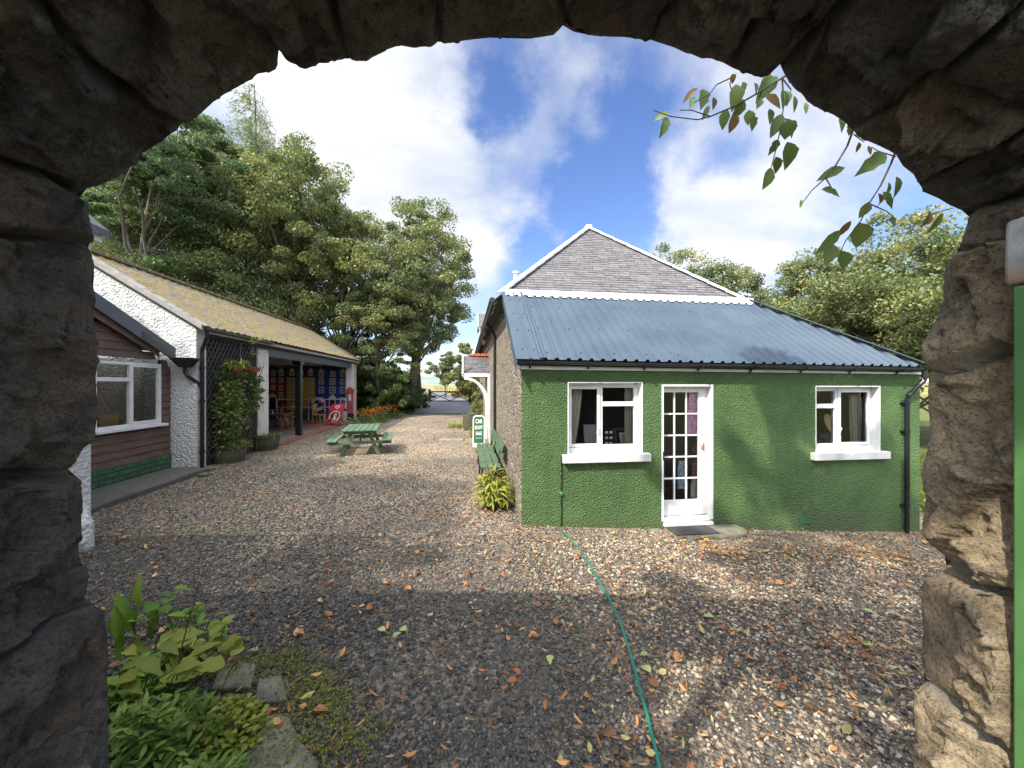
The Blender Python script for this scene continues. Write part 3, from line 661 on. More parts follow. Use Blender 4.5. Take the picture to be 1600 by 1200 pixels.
    def strip(nm, j0, j1, lab=None):
        sub = idx[:, j0:j1+1]; u = sub.ravel(); nn = j1-j0+1
        loc = np.arange(nd*nn).reshape(nd, nn)
        F = np.stack([loc[:-1, :-1], loc[1:, :-1], loc[1:, 1:], loc[:-1, 1:]], -1).reshape(-1, 4)
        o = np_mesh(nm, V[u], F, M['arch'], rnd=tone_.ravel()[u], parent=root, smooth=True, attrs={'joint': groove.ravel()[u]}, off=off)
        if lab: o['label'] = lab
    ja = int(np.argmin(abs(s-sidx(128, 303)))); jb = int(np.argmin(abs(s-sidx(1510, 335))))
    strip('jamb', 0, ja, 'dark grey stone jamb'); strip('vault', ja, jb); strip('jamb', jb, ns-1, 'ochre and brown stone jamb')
    # far and near faces: rings from the rim out to the wall's own outline
    for nm, row, dep, sg in [('outer_face', 0, DF, 1), ('inner_face', nd-1, DN, -1)]:
        st = np.arange(0, ns, 5); st[-1] = ns-1
        rim = XY[row, st]; fr = [0, .04, .1, .2, .35, .6, 1.0]; VV = []; 
        for k, f in enumerate(fr):
            # outer outline: 8 m wide, 3.75 m high
            c = np.array([0, 1.0]); dr = rim-c; tx = np.where(dr[:, 0] != 0, 5.5/np.maximum(np.abs(dr[:, 0]), 1e-6), 99); tz = np.where(dr[:, 1] > 0, 2.34/np.maximum(dr[:, 1], 1e-6), 99)
            outp = c+dr*np.minimum(tx, tz)[:, None]; outp[:, 1] = np.where(rim[:, 1] < .9, rim[:, 1], outp[:, 1]); outp[:, 0] = np.where(rim[:, 1] < .9, np.sign(rim[:, 0])*5.5, outp[:, 0])
            q = rim*(1-f)+outp*f
            ds = np.array([.03*mnoise.noise(Vector((a*3, b*3, 4)))+.015*mnoise.noise(Vector((a*9, b*9, 4))) for a, b in q])*(0 if f == 0 else 1)
            VV.append(world(q[:, 0], dep+sg*ds, q[:, 1]))
        VV = np.stack(VV); m_, n_ = VV.shape[:2]; loc = np.arange(m_*n_).reshape(m_, n_)
        F = np.stack([loc[:-1, :-1], loc[:-1, 1:], loc[1:, 1:], loc[1:, :-1]], -1).reshape(-1, 4)
        np_mesh(nm, VV.reshape(-1, 3), F, M['arch'], rnd=np.full(m_*n_, .45), parent=root, smooth=True, attrs={'joint': np.zeros(m_*n_)}, off=off)
    cp = MB(); p = [cf(-5.5, DN-.03, 3.34), cf(5.5, DN-.03, 3.34), cf(5.5, DF+.03, 3.34), cf(-5.5, DF+.03, 3.34)]
    cp.hexa(p, [q+Vector((0, 0, .06)) for q in p]); 
    for sx in (-1, 1):
        e = [cf(sx*5.5, DN-.02, -.2), cf(sx*5.42, DN-.02, -.2), cf(sx*5.42, DF+.02, -.2), cf(sx*5.5, DF+.02, -.2)]; cp.hexa(e, [q+Vector((0, 0, 3.48)) for q in e])
    cp.build('coping', M['slab'], root)
    # pale dressed stone with a rusty foot over the open gate on the right
    q = MB(); a = cf(1.385, 1.075, CZ+.285); 
    q.hexa([cf(1.385, 1.085, CZ+.275), cf(1.385, .8, CZ+.275), cf(1.7, .8, CZ+.275), cf(1.7, 1.085, CZ+.275)], [cf(1.395, 1.09, CZ+.46), cf(1.395, .8, CZ+.46), cf(1.7, .8, CZ+.46), cf(1.7, 1.09, CZ+.46)])
    q.build('dressed_block', m_block(), root, bevel=.012)
archway()
def arch_gate():
    g = thing('timber_gate', 'bright green painted gate leaf folded back against the right jamb', 'gate', tuple(cf(1.44, .9, 0)))
    def bx(l0, l1, d0, d1, z0, z1, nm, m):
        b = MB(); p = [cf(l0, d0, 0), cf(l1, d0, 0), cf(l1, d1, 0), cf(l0, d1, 0)]
        b.hexa([q+Vector((0, 0, z0)) for q in p], [q+Vector((0, 0, z1)) for q in p]); return b.build(nm, m, g, bevel=.006)
    M['gate_green'] = m_paint('fresh_green_paint', (.075, .18, .055), .45, .15, .3)
    bx(1.384, 1.44, .985, 1.062, .35, CZ+.268, 'stile', M['gate_green'])
    for k in range(4): bx(1.405, 1.43, .66+.081*k, .738+.081*k, .4, CZ+.25, 'board', M['gate_green'])
    bx(1.39, 1.404, .66, .984, 1.9, 2.0, 'rail', M['gate_green']); bx(1.39, 1.404, .66, .984, .6, .7, 'rail', M['gate_green'])
arch_gate()
# ------------------------------------------------------------------ green fronted barn on the right
BX, BY = .80, 5.48
def xz(px, py, Y): p = atY(px, py, Y); return p.x, p.z
def slates(mb, O, U, Vv, Nn, length, course, width, urange, tilt=.016, rag=.006):
    """real overlapping slates laid course by course; urange(v) -> (u0, u1)"""
    O = Vector(O); k = 0; v = 0.0
    while v < length-.01:
        u0, u1 = urange(v+course*.4); off = (k % 2)*width*.5+random.uniform(-.02, .02); u = u0-off
        while u < u1-.02:
            w = width*random.uniform(.82, 1.15); a = max(u, u0); b = min(u+w-.006, u1)
            if b-a > .015:
                mb.rv = random.random(); dz = random.uniform(-rag, rag); t = tilt*random.uniform(.7, 1.3); ve = min(v+course*1.08, length)
                def P(uu, vv, hh): return O+U*uu+Vv*vv+Nn*hh
                j = random.uniform(-.004, .004)
                mb.add([P(a, v+dz-j, t), P(b, v+dz+j, t), P(b, ve, .002), P(a, ve, .002), P(a, v+dz-j, 0), P(b, v+dz+j, 0)], [(0, 1, 2, 3), (4, 5, 1, 0)])
            u += w
        v += course; k += 1
barn = thing('barn', 'green roughcast lean-to barn with slate hipped roof and white windows', 'building', (BX+3, BY, 0))
TL = xz(815, 577, BY)[1]; xr, TR_ = xz(1437, 585, BY)
XR = xr
def topz(x): return TL+(TR_-TL)*(x-BX)/(XR-BX)
WL = dict(x0=xz(887, 600, BY)[0], x1=xz(1004, 600, BY)[0], z1=xz(945, 597, BY)[1], z0=xz(945, 709, BY)[1])
WR = dict(x0=xz(1274, 600, BY)[0], x1=xz(1375, 600, BY)[0], z1=xz(1320, 603, BY)[1], z0=xz(1320, 706, BY)[1])
DR = dict(x0=xz(1034, 600, BY)[0], x1=xz(1114, 600, BY)[0], z1=xz(1074, 601, BY)[1], z0=xz(1074, 813, BY)[1])
def barn_walls():
    m = MB(); xs = [BX, WL['x0'], WL['x1'], DR['x0'], DR['x1'], WR['x0'], WR['x1'], XR]; Y1 = BY+.3
    def col(a, b, z0, z1): # z1 None = wall top
        t0 = topz(a) if z1 is None else z1; t1 = topz(b) if z1 is None else z1
        m.hexa([(a, BY, z0), (b, BY, z0), (b, Y1, z0), (a, Y1, z0)], [(a, BY, t0), (b, BY, t1), (b, Y1, t1), (a, Y1, t0)])
    for i in range(7): 
        a, b = xs[i], xs[i+1]
        if i == 1: col(a, b, -.7, WL['z0']); col(a, b, WL['z1'], None)
        elif i == 3: col(a, b, -.7, DR['z0']-.02); col(a, b, DR['z1'], None)
        elif i == 5: col(a, b, -.7, WR['z0']); col(a, b, WR['z1'], None)
        else: col(a, b, -.7, None)
    m.box(XR-.3, XR-.002, Y1, 20, -.9, TR_-.1)
    m.build('front_wall', M['green_render'], barn)
    w = MB()   # stone side wall towards the drive
    w.prism([(BX-.006, BY+.006, -.5), (BX-.006, 26, -.5), (BX-.006, 26, 3.72), (BX-.006, 7.35, 3.72), (BX-.006, BY+.006, TL-.02)], (.005, 0, 0)); w.prism([(BX+.002, BY+.31, -.5), (BX+.002, 26, -.5), (BX+.002, 26, 3.72), (BX+.002, 7.35, 3.72), (BX+.002, BY+.31, TL)], (.4, 0, 0)); w.box(BX+.4, 5.6, 25.6, 26, -.5, 3.72)
    w.build('side_wall', M['rubble'], barn)
    r = MB(); r.box(BX+.42, XR-.31, 9.0, 9.1, -.4, 2.3); r.box(BX+.42, XR-.31, Y1+.01, 9, -.35, -.25); r.box(BX+.42, XR-.31, BY+.31, 9, 2.15, 2.2)
    r.build('room', M['room'], barn)
barn_walls()
def window(o, parent, flip, cat_items):
    x0, x1, z0, z1 = o['x0'], o['x1'], o['z0'], o['z1']; Y = BY+.13; f = .055
    m = MB()   # white plastered reveals
    m.box(x0-.001, x0+.014, BY-.006, Y, z0, z1); m.box(x1-.014, x1+.001, BY-.006, Y+.1, z0, z1); m.box(x0+.014, x1-.014, BY-.004, Y, z1-.014, z1+.001); m.box(x0+.014, x1-.014, BY+.002, Y, z0-.001, z0+.01)
    wd = m.build('window', M['white'], parent)
    fr = MB(); X0, X1, Z0, Z1 = x0+.015, x1-.06, z0+.06, z1-.03
    fr.box(x0+.014, x1-.014, Y-.03, Y+.05, z0+.01, z0+.075)
    fr.box(X0, X0+f, Y, Y+.07, Z0, Z1); fr.box(X1-f+.04, X1+.046, Y, Y+.07, Z0, Z1); fr.box(X0+f, X1-f+.04, Y, Y+.07, Z1-f, Z1+.02); fr.box(X0+f, X1-f+.04, Y, Y+.07, Z0, Z0+f)
    cx = X0+(X1-X0)*(.49 if not flip else .46)
    fr.box(cx-f*.6, cx+f*.6, Y-.006, Y+.07, Z0+f, Z1-f)
    tz = Z1-(Z1-Z0)*.31
    if not flip: fr.box(cx+f*.6, X1-f+.04, Y-.003, Y+.07, tz-.035, tz+.035)
    else: fr.box(X0+f, cx-f*.6, Y-.003, Y+.07, tz-.035, tz+.035)
    # opening casement proud of the frame
    a, b = (X0+.03, cx-.012) if not flip else (cx+.012, X1+.0)
    for (p, q, r, s) in [(a, a+.045, Z0+.03, Z1-.03), (b-.045, b, Z0+.03, Z1-.03)]: fr.box(p, q, Y-.022, Y-.004, r, s)
    fr.box(a+.045, b-.045, Y-.022, Y-.004, Z1-.075, Z1-.03); fr.box(a+.045, b-.045, Y-.022, Y-.004, Z0+.03, Z0+.075)
    fr.build('window_frame', M['white'], wd, bevel=.004)
    g = MB(); g.quad((X0, Y+.03, Z0), (X1+.02, Y+.03, Z0), (X1+.02, Y+.03, Z1), (X0, Y+.03, Z1)); g.build('pane', M['glass'], wd)
    s = MB(); s.box(x0-.085, x1+.10, BY-.085, BY+.1, z0-.115, z0+.002); s.build('sill', M['white_old'], wd, bevel=.008)
    h = MB(); hx = b-.025 if not flip else a+.025; h.box(hx-.008, hx+.008, Y-.05, Y-.022, Z0+.3, Z0+.32); h.beam((hx, Y-.05, Z0+.31), (hx-.04, Y-.055, Z0+.24), .014, .012); h.build('handle', M['white'], wd)
    # gathered curtains
    def curtain(xa, xb, xa2, xb2, zb, zt):
        c = MB(); n = 26; V = []
        for r in range(9):
            t = r/8; A = xa+(xa2-xa)*t**1.5; B = xb+(xb2-xb)*t**1.5
            for i in range(n+1):
                q = i/n; V.append((A+(B-A)*q, Y+.17+.03*math.sin(q*22+r*.12), zt+(zb-zt)*t))
        c.add(V, [(r*(n+1)+i, r*(n+1)+i+1, (r+1)*(n+1)+i+1, (r+1)*(n+1)+i) for r in range(8) for i in range(n)]); c.build('curtain', M['curtain'], wd, smooth=True)
    if not flip: curtain(X0-.05, X0+.30, X0-.05, X0+.17, Z0-.02, Z1+.05); curtain(X1-.09, X1+.08, X1-.08, X1+.08, Z0-.02, Z1+.05)
    else: curtain(X1-.16, X1+.02, X1-.11, X1+.03, Z0-.02, Z1-.12)
    b = MB(); b.box(x0-.2, x1+.2, Y+.08, BY+.75, z0-.05, z0+.03); b.build('window_board', M['dark_wood'], wd)
    return wd
window(WL, barn, False, None); window(WR, barn, True, None)
def door():
    x0, x1, z0, z1 = DR['x0'], DR['x1'], DR['z0'], DR['z1']; Y = BY+.10
    m = MB(); m.box(x0-.002, x0+.03, BY-.008, Y+.06, z0, z1); m.box(x1-.03, x1+.002, BY-.008, Y+.12, z0, z1); m.box(x0+.03, x1-.03, BY-.006, Y+.06, z1-.03, z1+.002); m.box(x0+.03, x1-.03, BY+.01, Y+.09, z0-.02, z0+.035)
    fr = m.build('door', M['white'], barn, bevel=.004)
    a, b, c, d = x0+.034, x1-.075, z0+.05, z1-.034
    l = MB(); g0, g1 = xz(1037, 780, Y); gx0 = a+.035; gx1 = b-.10; gz0 = xz(1065, 781, Y)[1]; gz1 = xz(1065, 613, Y)[1]
    l.box(a, gx0, Y, Y+.045, c, d); l.box(gx1, b, Y, Y+.045, c, d); l.box(gx0, gx1, Y, Y+.045, gz1, d); l.box(gx0, gx1, Y+.002, Y+.043, c+.02, gz0); l.box(gx0, gx1, Y-.005, Y+.04, c, c+.02)
    l.box(b, x1-.03, Y+.01, Y+.05, c, d)
    lf = l.build('leaf', M['white'], fr, bevel=.003)
    mu = MB(); w = .022
    for i in (1, 2): x = gx0+(gx1-gx0)*i/3; mu.box(x-w/2, x+w/2, Y+.006, Y+.038, gz0, gz1)
    for j in range(1, 5):
        z = gz0+(gz1-gz0)*j/5
        for i in range(3):
            p = gx0+(gx1-gx0)*i/3+(w/2 if i else 0); q = gx0+(gx1-gx0)*(i+1)/3-(w/2 if i < 2 else 0); mu.box(p, q, Y+.009, Y+.036, z-w/2, z+w/2)
    mu.build('glazing_bar', M['white'], fr)
    g = MB(); g.quad((gx0, Y+.022, gz0), (gx1, Y+.022, gz0), (gx1, Y+.022, gz1), (gx0, Y+.022, gz1)); g.build('pane', M['glass'], fr)
    h = MB(); hz = xz(1106, 698, Y)[1]; h.box(b-.03, b-.005, Y-.008, Y, hz-.06, hz+.06); h.beam((b-.018, Y-.03, hz+.02), (b-.10, Y-.032, hz+.02), .016, .014); h.beam((b-.018, Y-.004, hz+.02), (b-.018, Y-.034, hz+.02), .014, .014); h.build('handle', m_flat('brass', (.5, .4, .22), .35, .9), fr)
    for zz in (.25, 1.5): hg = MB(); hg.box(x0+.028, x0+.04, Y-.012, Y, z0+zz, z0+zz+.09); hg.build('hinge', M['black'], fr)
    hg = MB(); hz = xz(1036, 710, Y)[1]; hg.box(x0+.012, x0+.03, BY-.03, BY-.008, hz-.06, hz+.06)
    hg.build('hinge', M['black'], fr)
    st = MB(); st.box(x0+.02, x1-.02, BY-.05, BY+.012, z0-.072, z0-.022); st.build('threshold', M['white_old'], fr, bevel=.006)
door()
# lean-to roof of profiled steel
RB_Y, RT_Y = BY-.17, 7.33
zbl = xz(812, 561, RB_Y)[1]; XRB = atY(1444, 573, RB_Y).x; zbr = xz(1444, 573, RB_Y)[1]
ZT = atY(782, 458, RT_Y).z; XLB = atY(808, 561, RB_Y).x; XRT = atY(1170, 472, RT_Y).x; ZTR = atY(1170, 472, RT_Y).z
def zb(x): return zbl+(zbr-zbl)*(x-XLB)/(XRB-XLB)
def zt(x): return ZT+(ZTR-ZT)*(x-XLB)/(XRT-XLB)
def lean_roof():
    m = MB(); prof = []; x = XLB+.36; 
    while x < XRB-.03:
        prof += [(x, 0), (x+.022, .034), (x+.055, .034), (x+.077, 0), (x+.13, .003)]; x += .168
    prof.append((XRB, 0)); prof = [p for p in prof if p[0] <= XRB]
    up = Vector((0, RT_Y-RB_Y, ZT-zbl)).normalized(); nn = Vector((0, -up.z, up.y))
    def P(x, t, h): 
        return Vector((x, RB_Y+(RT_Y-RB_Y)*t, zb(x)+(zt(min(x, XRB))-zb(x))*t))+nn*h
    def tmax(x): return 1.0 if x <= XRT else max(.001, (XRB-x)/(XRB-XRT))
    vs = []; fs = []
    for (x, h) in prof: vs += [P(x, 0, h), P(x, tmax(x), h)]
    for i in range(len(prof)-1): fs.append((2*i, 2*i+2, 2*i+3, 2*i+1))
    m.add(vs, fs)
    # return slope on the far right
    A, B = P(XRB, 0, 0), P(XRT, 1, 0); k = 60; vs = []; fs = []
    for i in range(k+1):
        y = RB_Y+(20-RB_Y)*i/k; h = .03*(i % 3 == 1); f = min(1, (y-RB_Y)/(RT_Y-RB_Y))
        vs += [(XRB, y, A.z+h), (XRB+(XRT-XRB)*f, y, A.z+(B.z-A.z)*f+h)]
    fs = [(2*i, 2*i+1, 2*i+3, 2*i+2) for i in range(k)]; m.add(vs, fs)
    ro = m.build('lean_to_roof', M['steel'], barn)
    e = MB(); # flat verge flashing at the left edge with its folded lip, corner flashing on the right hip
    n_ = Vector((0, 0, 1))
    a0, a1, b0, b1 = P(XLB-.02, -.01, .02), P(XLB+.36, -.01, .02), P(XLB-.02, 1, .02), P(XLB+.36, 1, .02)
    e.hexa([a0-nn*.012, a1-nn*.012, b1-nn*.012, b0-nn*.012], [a0, a1, b1, b0])
    e.beam(P(XLB+.19, -.008, .026), P(XLB+.19, 1, .026), .03, .02, nn); e.beam(P(XLB+.34, -.008, .032), P(XLB+.34, 1, .032), .045, .026, nn)
    e.hexa([a0-Vector((0, 0, .17)), a0-Vector((-.012, 0, .17)), b0-Vector((-.012, 0, .17)), b0-Vector((0, 0, .17))], [a0-nn*.013, a0-nn*.013+Vector((.012, 0, 0)), b0-nn*.013+Vector((.012, 0, 0)), b0-nn*.013])
    e.build('verge_flashing', M['steel'], ro)
    e = MB(); e.beam(P(XRB, .01, .05), P(XRT, 1, .05), .22, .012, (0.3, -.3, 1)); e.build('hip_flashing', M['steel'], ro)
    def screw(r_, z_, P_): s = MB(); s.lathe([(r_, 0), (r_, .005), (r_*.5, z_)], P_, 8); s.build('screw', M['gutter'], ro)
    for t in (.08, .4, .75):
        i = 0; x = XLB+.36
        while x < XRB-.2:
            if tmax(x) > t and i % 3 == 0: screw(.013, .012, P(x+.1, t, .004))
            i += 1; x += .168
    for t in (.1, .35, .6, .85): screw(.014, .012, P(XLB+.1, t, .021)); screw(.014, .012, P(XLB+.27, t, .021))
    # scalloped lead apron between slates and steel
    f = MB(); vs = []; fs = []; k = 260
    for i in range(k+1):
        x = XLB+.04+(XRT+.12-XLB-.04)*i/k; ph = ((x-XLB-.36) % .168)/.168; h = .036 if .1 < ph < .5 else .012
        sc_ = .02*math.sin(ph*2*math.pi)
        vs += [P(x, .93+.25*sc_, h+.012), P(x, 1.015, h*.7+.025), P(x, 1.03, .06)]
    fs = [q for i in range(k) for q in ((3*i, 3*i+3, 3*i+4, 3*i+1), (3*i+1, 3*i+4, 3*i+5, 3*i+2))]; f.add(vs, fs)
    f.build('lead_apron', M['lead'], ro)
    # fascia, soffit, gutter
    fa = MB(); y = BY-.035
    fa.hexa([(BX-.02, y, topz(BX)-.0), (XR+.03, y, topz(XR)), (XR+.03, y+.022, topz(XR)), (BX-.02, y+.022, topz(BX))], [(BX-.02, y, zb(BX)-.085), (XR+.03, y, zb(XR)-.085), (XR+.03, y+.022, zb(XR)-.085), (BX-.02, y+.022, zb(BX)-.085)])
    fa.build('fascia', M['white'], barn)
    fa = MB(); fa.hexa([(XLB+.02, y-.05, zb(BX)-.084), (XRB-.02, y-.05, zb(XRB)-.084), (XRB-.02, y+.02, zb(XRB)-.084), (XLB+.02, y+.02, zb(BX)-.084)], [(XLB+.02, y-.05, zb(BX)+.045), (XRB-.04, y-.05, zb(XRB)+.04), (XRB-.04, y+.02, zb(XRB)+.09), (XLB+.02, y+.02, zb(BX)+.095)]); fa.build('eave_filler', M['black'], barn)
    gu = MB(); yc = RB_Y+.035; R0 = .044; vs = []; fs = []; N = 9
    for x in (XLB+.0, XRB+.0):
        for rr in (R0, R0-.006):
            for j in range(N):
                a = math.pi+math.pi*j/(N-1); vs.append((x, yc+rr*math.cos(a), zb(x)-.022+rr*math.sin(a)*1.05))
    for j in range(N-1): fs += [(j, j+1, 2*N+j+1, 2*N+j), (N+j+1, N+j, 3*N+j, 3*N+j+1)]
    fs += [(0, 2*N, 3*N, N), (N-1, 2*N-1, 4*N-1, 3*N-1)]
    fs += [(j, N+j, N+j+1, j+1) for j in range(N-1)]+[(2*N+j, 2*N+j+1, 3*N+j+1, 3*N+j) for j in range(N-1)]
    gu.add(vs, fs)
    g = gu.build('gutter', M['gutter'], barn)
    x = XLB+.2
    while x < XRB-.1:
        br = MB(); c = Vector((x, yc, zb(x)-.022)); pts = [c+Vector((0, (R0+.005)*math.cos(a), (R0+.005)*math.sin(a)*1.05)) for a in [math.pi+math.pi*i/8 for i in range(9)]]
        for p_, q_ in zip(pts[:-1], pts[1:]): br.beam(p_, q_, .035, .008, (1, 0, 0))
        br.beam(c+Vector((0, .05, -.05)), (x, BY-.036, zb(x)-.12), .03, .012); br.build('bracket', M['gutter'], g); x += .86
    # swan-neck downpipe at the right corner
    d = MB(); xq = atY(1440, 600, BY-.1).x; xd = atY(1418, 650, BY-.06).x; z0_ = zb(xq)-.09
    yd = BY-.055
    d.tube([(xq, yc, z0_+.03), (xq, yc, z0_-.08), (xq-.01, yc, z0_-.14), (xq-.05, yc+.02, z0_-.19), (xd+.08, yd, z0_-.33), (xd+.02, yd, z0_-.38), (xd, yd, z0_-.44), (xd, yd, -.36)], .034, 12)
    for zz in (z0_-.52, z0_-.98, .05): d.lathe([(.041, zz), (.041, zz+.06)], (xd, yd, 0), 12); d.box(xd-.07, xd+.07, yd+.02, BY-.002, zz+.01, zz+.04)
    d.build('downpipe', M['black'], barn, smooth=False)
    c = MB(); xc = atY(877, 750, BY).x; z1 = xz(877, 712, BY)[1]; zj = xz(876, 771, BY)[1]
    c.tube([(xc, BY-.01, z1), (xc+.006, BY-.012, zj+.2), (xc-.004, BY-.012, zj), (xc+.004, BY-.01, zj-.2), (xc, BY-.012, -.02)], .007, 6); c.build('cable', M['black'], barn)
    c = MB(); c.lathe([(.03, -.002), (.03, .02), (.018, .028)], (0, 0, 0), 14); c.v = [(xc+a, BY-.004-h, zj+b) for a, b, h in c.v]; c.build('junction_box', M['green_dark'], barn)
    v = MB(); xa, za = xz(1248, 806, BY); xb, zb_ = xz(1268, 817, BY)
    for i in range(5): z = zb_+(za-zb_)*i/5; v.box(xa, xb, BY-.012, BY-.002, z, z+(za-zb_)*.12)
    v.build('air_vent', M['green_dark'], barn)
lean_roof()
def hip_roof():
    A = atY(919, 357, 9.85); xL = atY(782, 456, RT_Y+.05); xRr = atY(1163, 469, RT_Y+.05); z0 = (xL.z+xRr.z)/2; 
    L = Vector((xL.x, RT_Y+.05, z0-.03)); Rr = Vector((xRr.x, RT_Y+.05, z0-.03))
    mid = (L+Rr)/2; A = Vector((mid.x, A.y, A.z)); 
    ap = atY(919, 357, A.y); A = Vector((ap.x, A.y, ap.z))
    U = (Rr-L).normalized(); Vv = (A-mid); foot = L+U*(A-L).dot(U); Vv = (A-foot); Ln = Vv.length; Vv.normalize(); Nn = U.cross(Vv)
    wd = (Rr-L).length; fu = (A-L).dot(U)
    m = MB(); slates(m, L, U, Vv, Nn, Ln, .098, .21, lambda v: (fu*v/Ln, wd-(wd-fu)*v/Ln), .013)
    # roof body under the slates: hip + both long slopes
    yb = 26.2; ridge2 = Vector((A.x, yb, A.z)); L2 = Vector((L.x, yb, L.z)); R2 = Vector((Rr.x, yb, Rr.z)); dn = Vector((0, 0, -.02))
    m.rv = .3; m.add([L+dn, Rr+dn, A+dn], [(0, 1, 2)])
    U2 = Vector((0, -1, 0)); V2 = Vector((A.x-L.x, 0, A.z-L.z)); l2 = V2.length; V2.normalize(); N2 = U2.cross(V2)
    m.add([L+dn, A+dn, ridge2+dn, L2+dn], [(0, 1, 2, 3)]); m.add([Rr+dn, R2+dn, ridge2+dn, A+dn], [(0, 1, 2, 3)])
    m.add([L2+dn, ridge2+dn, R2+dn], [(0, 1, 2)])
    hy = A.y-L.y
    slates(m, L2+Vector((-.1, 0, -.1)), U2, V2, N2, l2+.1, .16, .3, lambda v: (0, (yb-L.y)-hy*v/(l2+.1)), .013)
    V3 = Vector((A.x-Rr.x, 0, A.z-Rr.z)); l3 = V3.length; V3.normalize()
    slates(m, Vector((Rr.x, A.y-hy, Rr.z)), Vector((0, 1, 0)), V3, Vector((0, 1, 0)).cross(V3), l3, .16, .3, lambda v: (hy*v/l3, yb-L.y), .013)
    ro = m.build('slate_roof', M['slate'], barn)
    for a, b in ((L, A), (Rr, A)):
        t = MB(); d = (b-a); n = int(d.length/.42); 
        for i in range(n):
            p = a+d*(i/n)+Nn*.03; q = a+d*((i+1)/n)+Nn*(.03)
            t.beam(p+(q-p)*.01+Vector((0, 0, .012)), q-(q-p)*.012+Vector((0, 0, .0)), .15, .05, (0, 0, 1)); t.beam(q-(q-p)*.06+Vector((0, 0, .005)), q+Vector((0, 0, .02)), .165, .05)
        t.build('hip_tile', M['white'], ro, bevel=.012)
    t = MB(); t.beam(A+Vector((0, -.1, .03)), ridge2+Vector((0, 0, .03)), .16, .08); t.build('ridge_tile', M['white'], ro, bevel=.02)
    g = MB(); g.tube([(L.x-.16, L.y-.02, L.z-.12), (L.x-.16, 26.2, L.z-.12)], .055, 10); g.build('gutter', M['gutter'], barn)
    d = MB(); y = atX(773, 600, BX-.05).y; d.tube([(L.x-.14, y, L.z-.1), (BX-.05, y, L.z-.45), (BX-.05, y, -.1)], .036, 10); d.build('downpipe', M['black'], barn)
    f = MB(); p = atD(806, 440, 12); f.lathe([(.07, 0), (.07, .5), (.10, .5), (.10, .56)], (p.x, p.y, p.z-.25), 14); f.build('flue', M['white'], barn)
    # small gabled dormer far along the eave
    dm = MB(); x0 = BX-.22; ya, yb2 = 15.6, 17.0; zc = atX(748, 522, x0).z; zc = L.z+.1; yc = (ya+yb2)/2
    dm.prism([(x0, ya, zc-.1), (x0, yb2, zc-.1), (x0, yb2, zc+.55), (x0, yc, zc+1.05), (x0, ya, zc+.55)], (1.6, 0, 0)); do = dm.build('dormer', M['white_old'], barn)
    rf = MB()
    for s_ in (-1, 1):
        O = Vector((x0-.08, yc+s_*.82, zc+.46)); tgt = Vector((x0-.08, yc, zc+1.12)); V_ = tgt-O; l = V_.length; V_.normalize(); U_ = Vector((1, 0, 0)) if s_ < 0 else Vector((-1, 0, 0))
        if s_ > 0: O = O+Vector((1.7, 0, 0))
        slates(rf, O, U_, V_, U_.cross(V_), l, .13, .2, lambda v: (0, 1.7))
    rf.build('roof', M['slate'], do)
    ba = MB(); ba.beam((x0-.09, yc-.84, zc+.42), (x0-.09, yc, zc+1.1), .03, .14); ba.beam((x0-.09, yc+.84, zc+.42), (x0-.09, yc, zc+1.1), .03, .14); ba.build('bargeboard', M['white'], do)
hip_roof()
def porch():
    y0 = atX(722, 600, BX).y if False else 12.75; y1 = 14.5; yc = (y0+y1)/2; xo = BX-.88; ze = atY(740, 583, y0).z; zr = ze+.62
    r = MB()
    for s_ in (-1, 1):
        ye = y0 if s_ < 0 else y1; O = Vector((xo, ye, ze)); V_ = Vector((0, yc-ye, zr-ze)); l = V_.length; V_.normalize(); U_ = Vector((1, 0, 0)) if s_ < 0 else Vector((-1, 0, 0))
        if s_ > 0: O.x = BX
        slates(r, O, U_, V_, U_.cross(V_), l, .085, .15, lambda v: (0, BX-xo)); 
        r.rv = .3; e = -.015
        r.add([(xo, ye, ze+e), (BX, ye, ze+e), (BX, yc, zr+e), (xo, yc, zr+e)], [(0, 1, 2, 3)])
    po = r.build('porch', M['slate'], barn)
    w = MB(); w.box(xo-.03, BX, y0-.03, y0+.02, ze-.12, ze-.01); w.box(xo-.03, BX, y1-.02, y1+.03, ze-.12, ze-.01)
    w.beam((xo-.03, y0-.05, ze-.06), (xo-.03, yc, zr+.0), .05, .12); w.beam((xo-.03, y1+.05, ze-.06), (xo-.03, yc, zr), .05, .12)
    w.box(xo-.05, xo+.0, y0-.05, y0+.03, ze-.1, ze+.62)
    w.build('bargeboard', M['white'], po)
    for y in (y0+.02, y1-.1):
        b = MB(); pts = []
        for i in range(13):
            a = math.pi/2*i/12; pts.append((BX-.86+.80*math.sin(a), y, ze-1.12+.96*math.cos(a)))
        for p_, q_ in zip(pts[:-1], pts[1:]): b.beam(p_, q_, .07, .085, (0, 1, 0))
        b.build('curved_bracket', M['white'], po)
        b = MB(); b.box(BX-.09, BX-.004, y-.04, y+.04, .0, ze-.12); b.build('post', M['white_old'], po)
    t = MB()
    for i in range(4): x = xo+.2+i*.2; t.beam((x, yc, zr+.04), (x+.19, yc, zr+.04), .2, .09); 
    t.build('ridge_tile', m_paint('orange_clay', (.5, .11, .035), .8, .15, .3), po, bevel=.02)
    d = MB(); d.box(BX-.02, BX+.05, y0+.35, y1-.35, .02, ze-.35); d.build('porch_door', M['green_dark'], po)
porch()
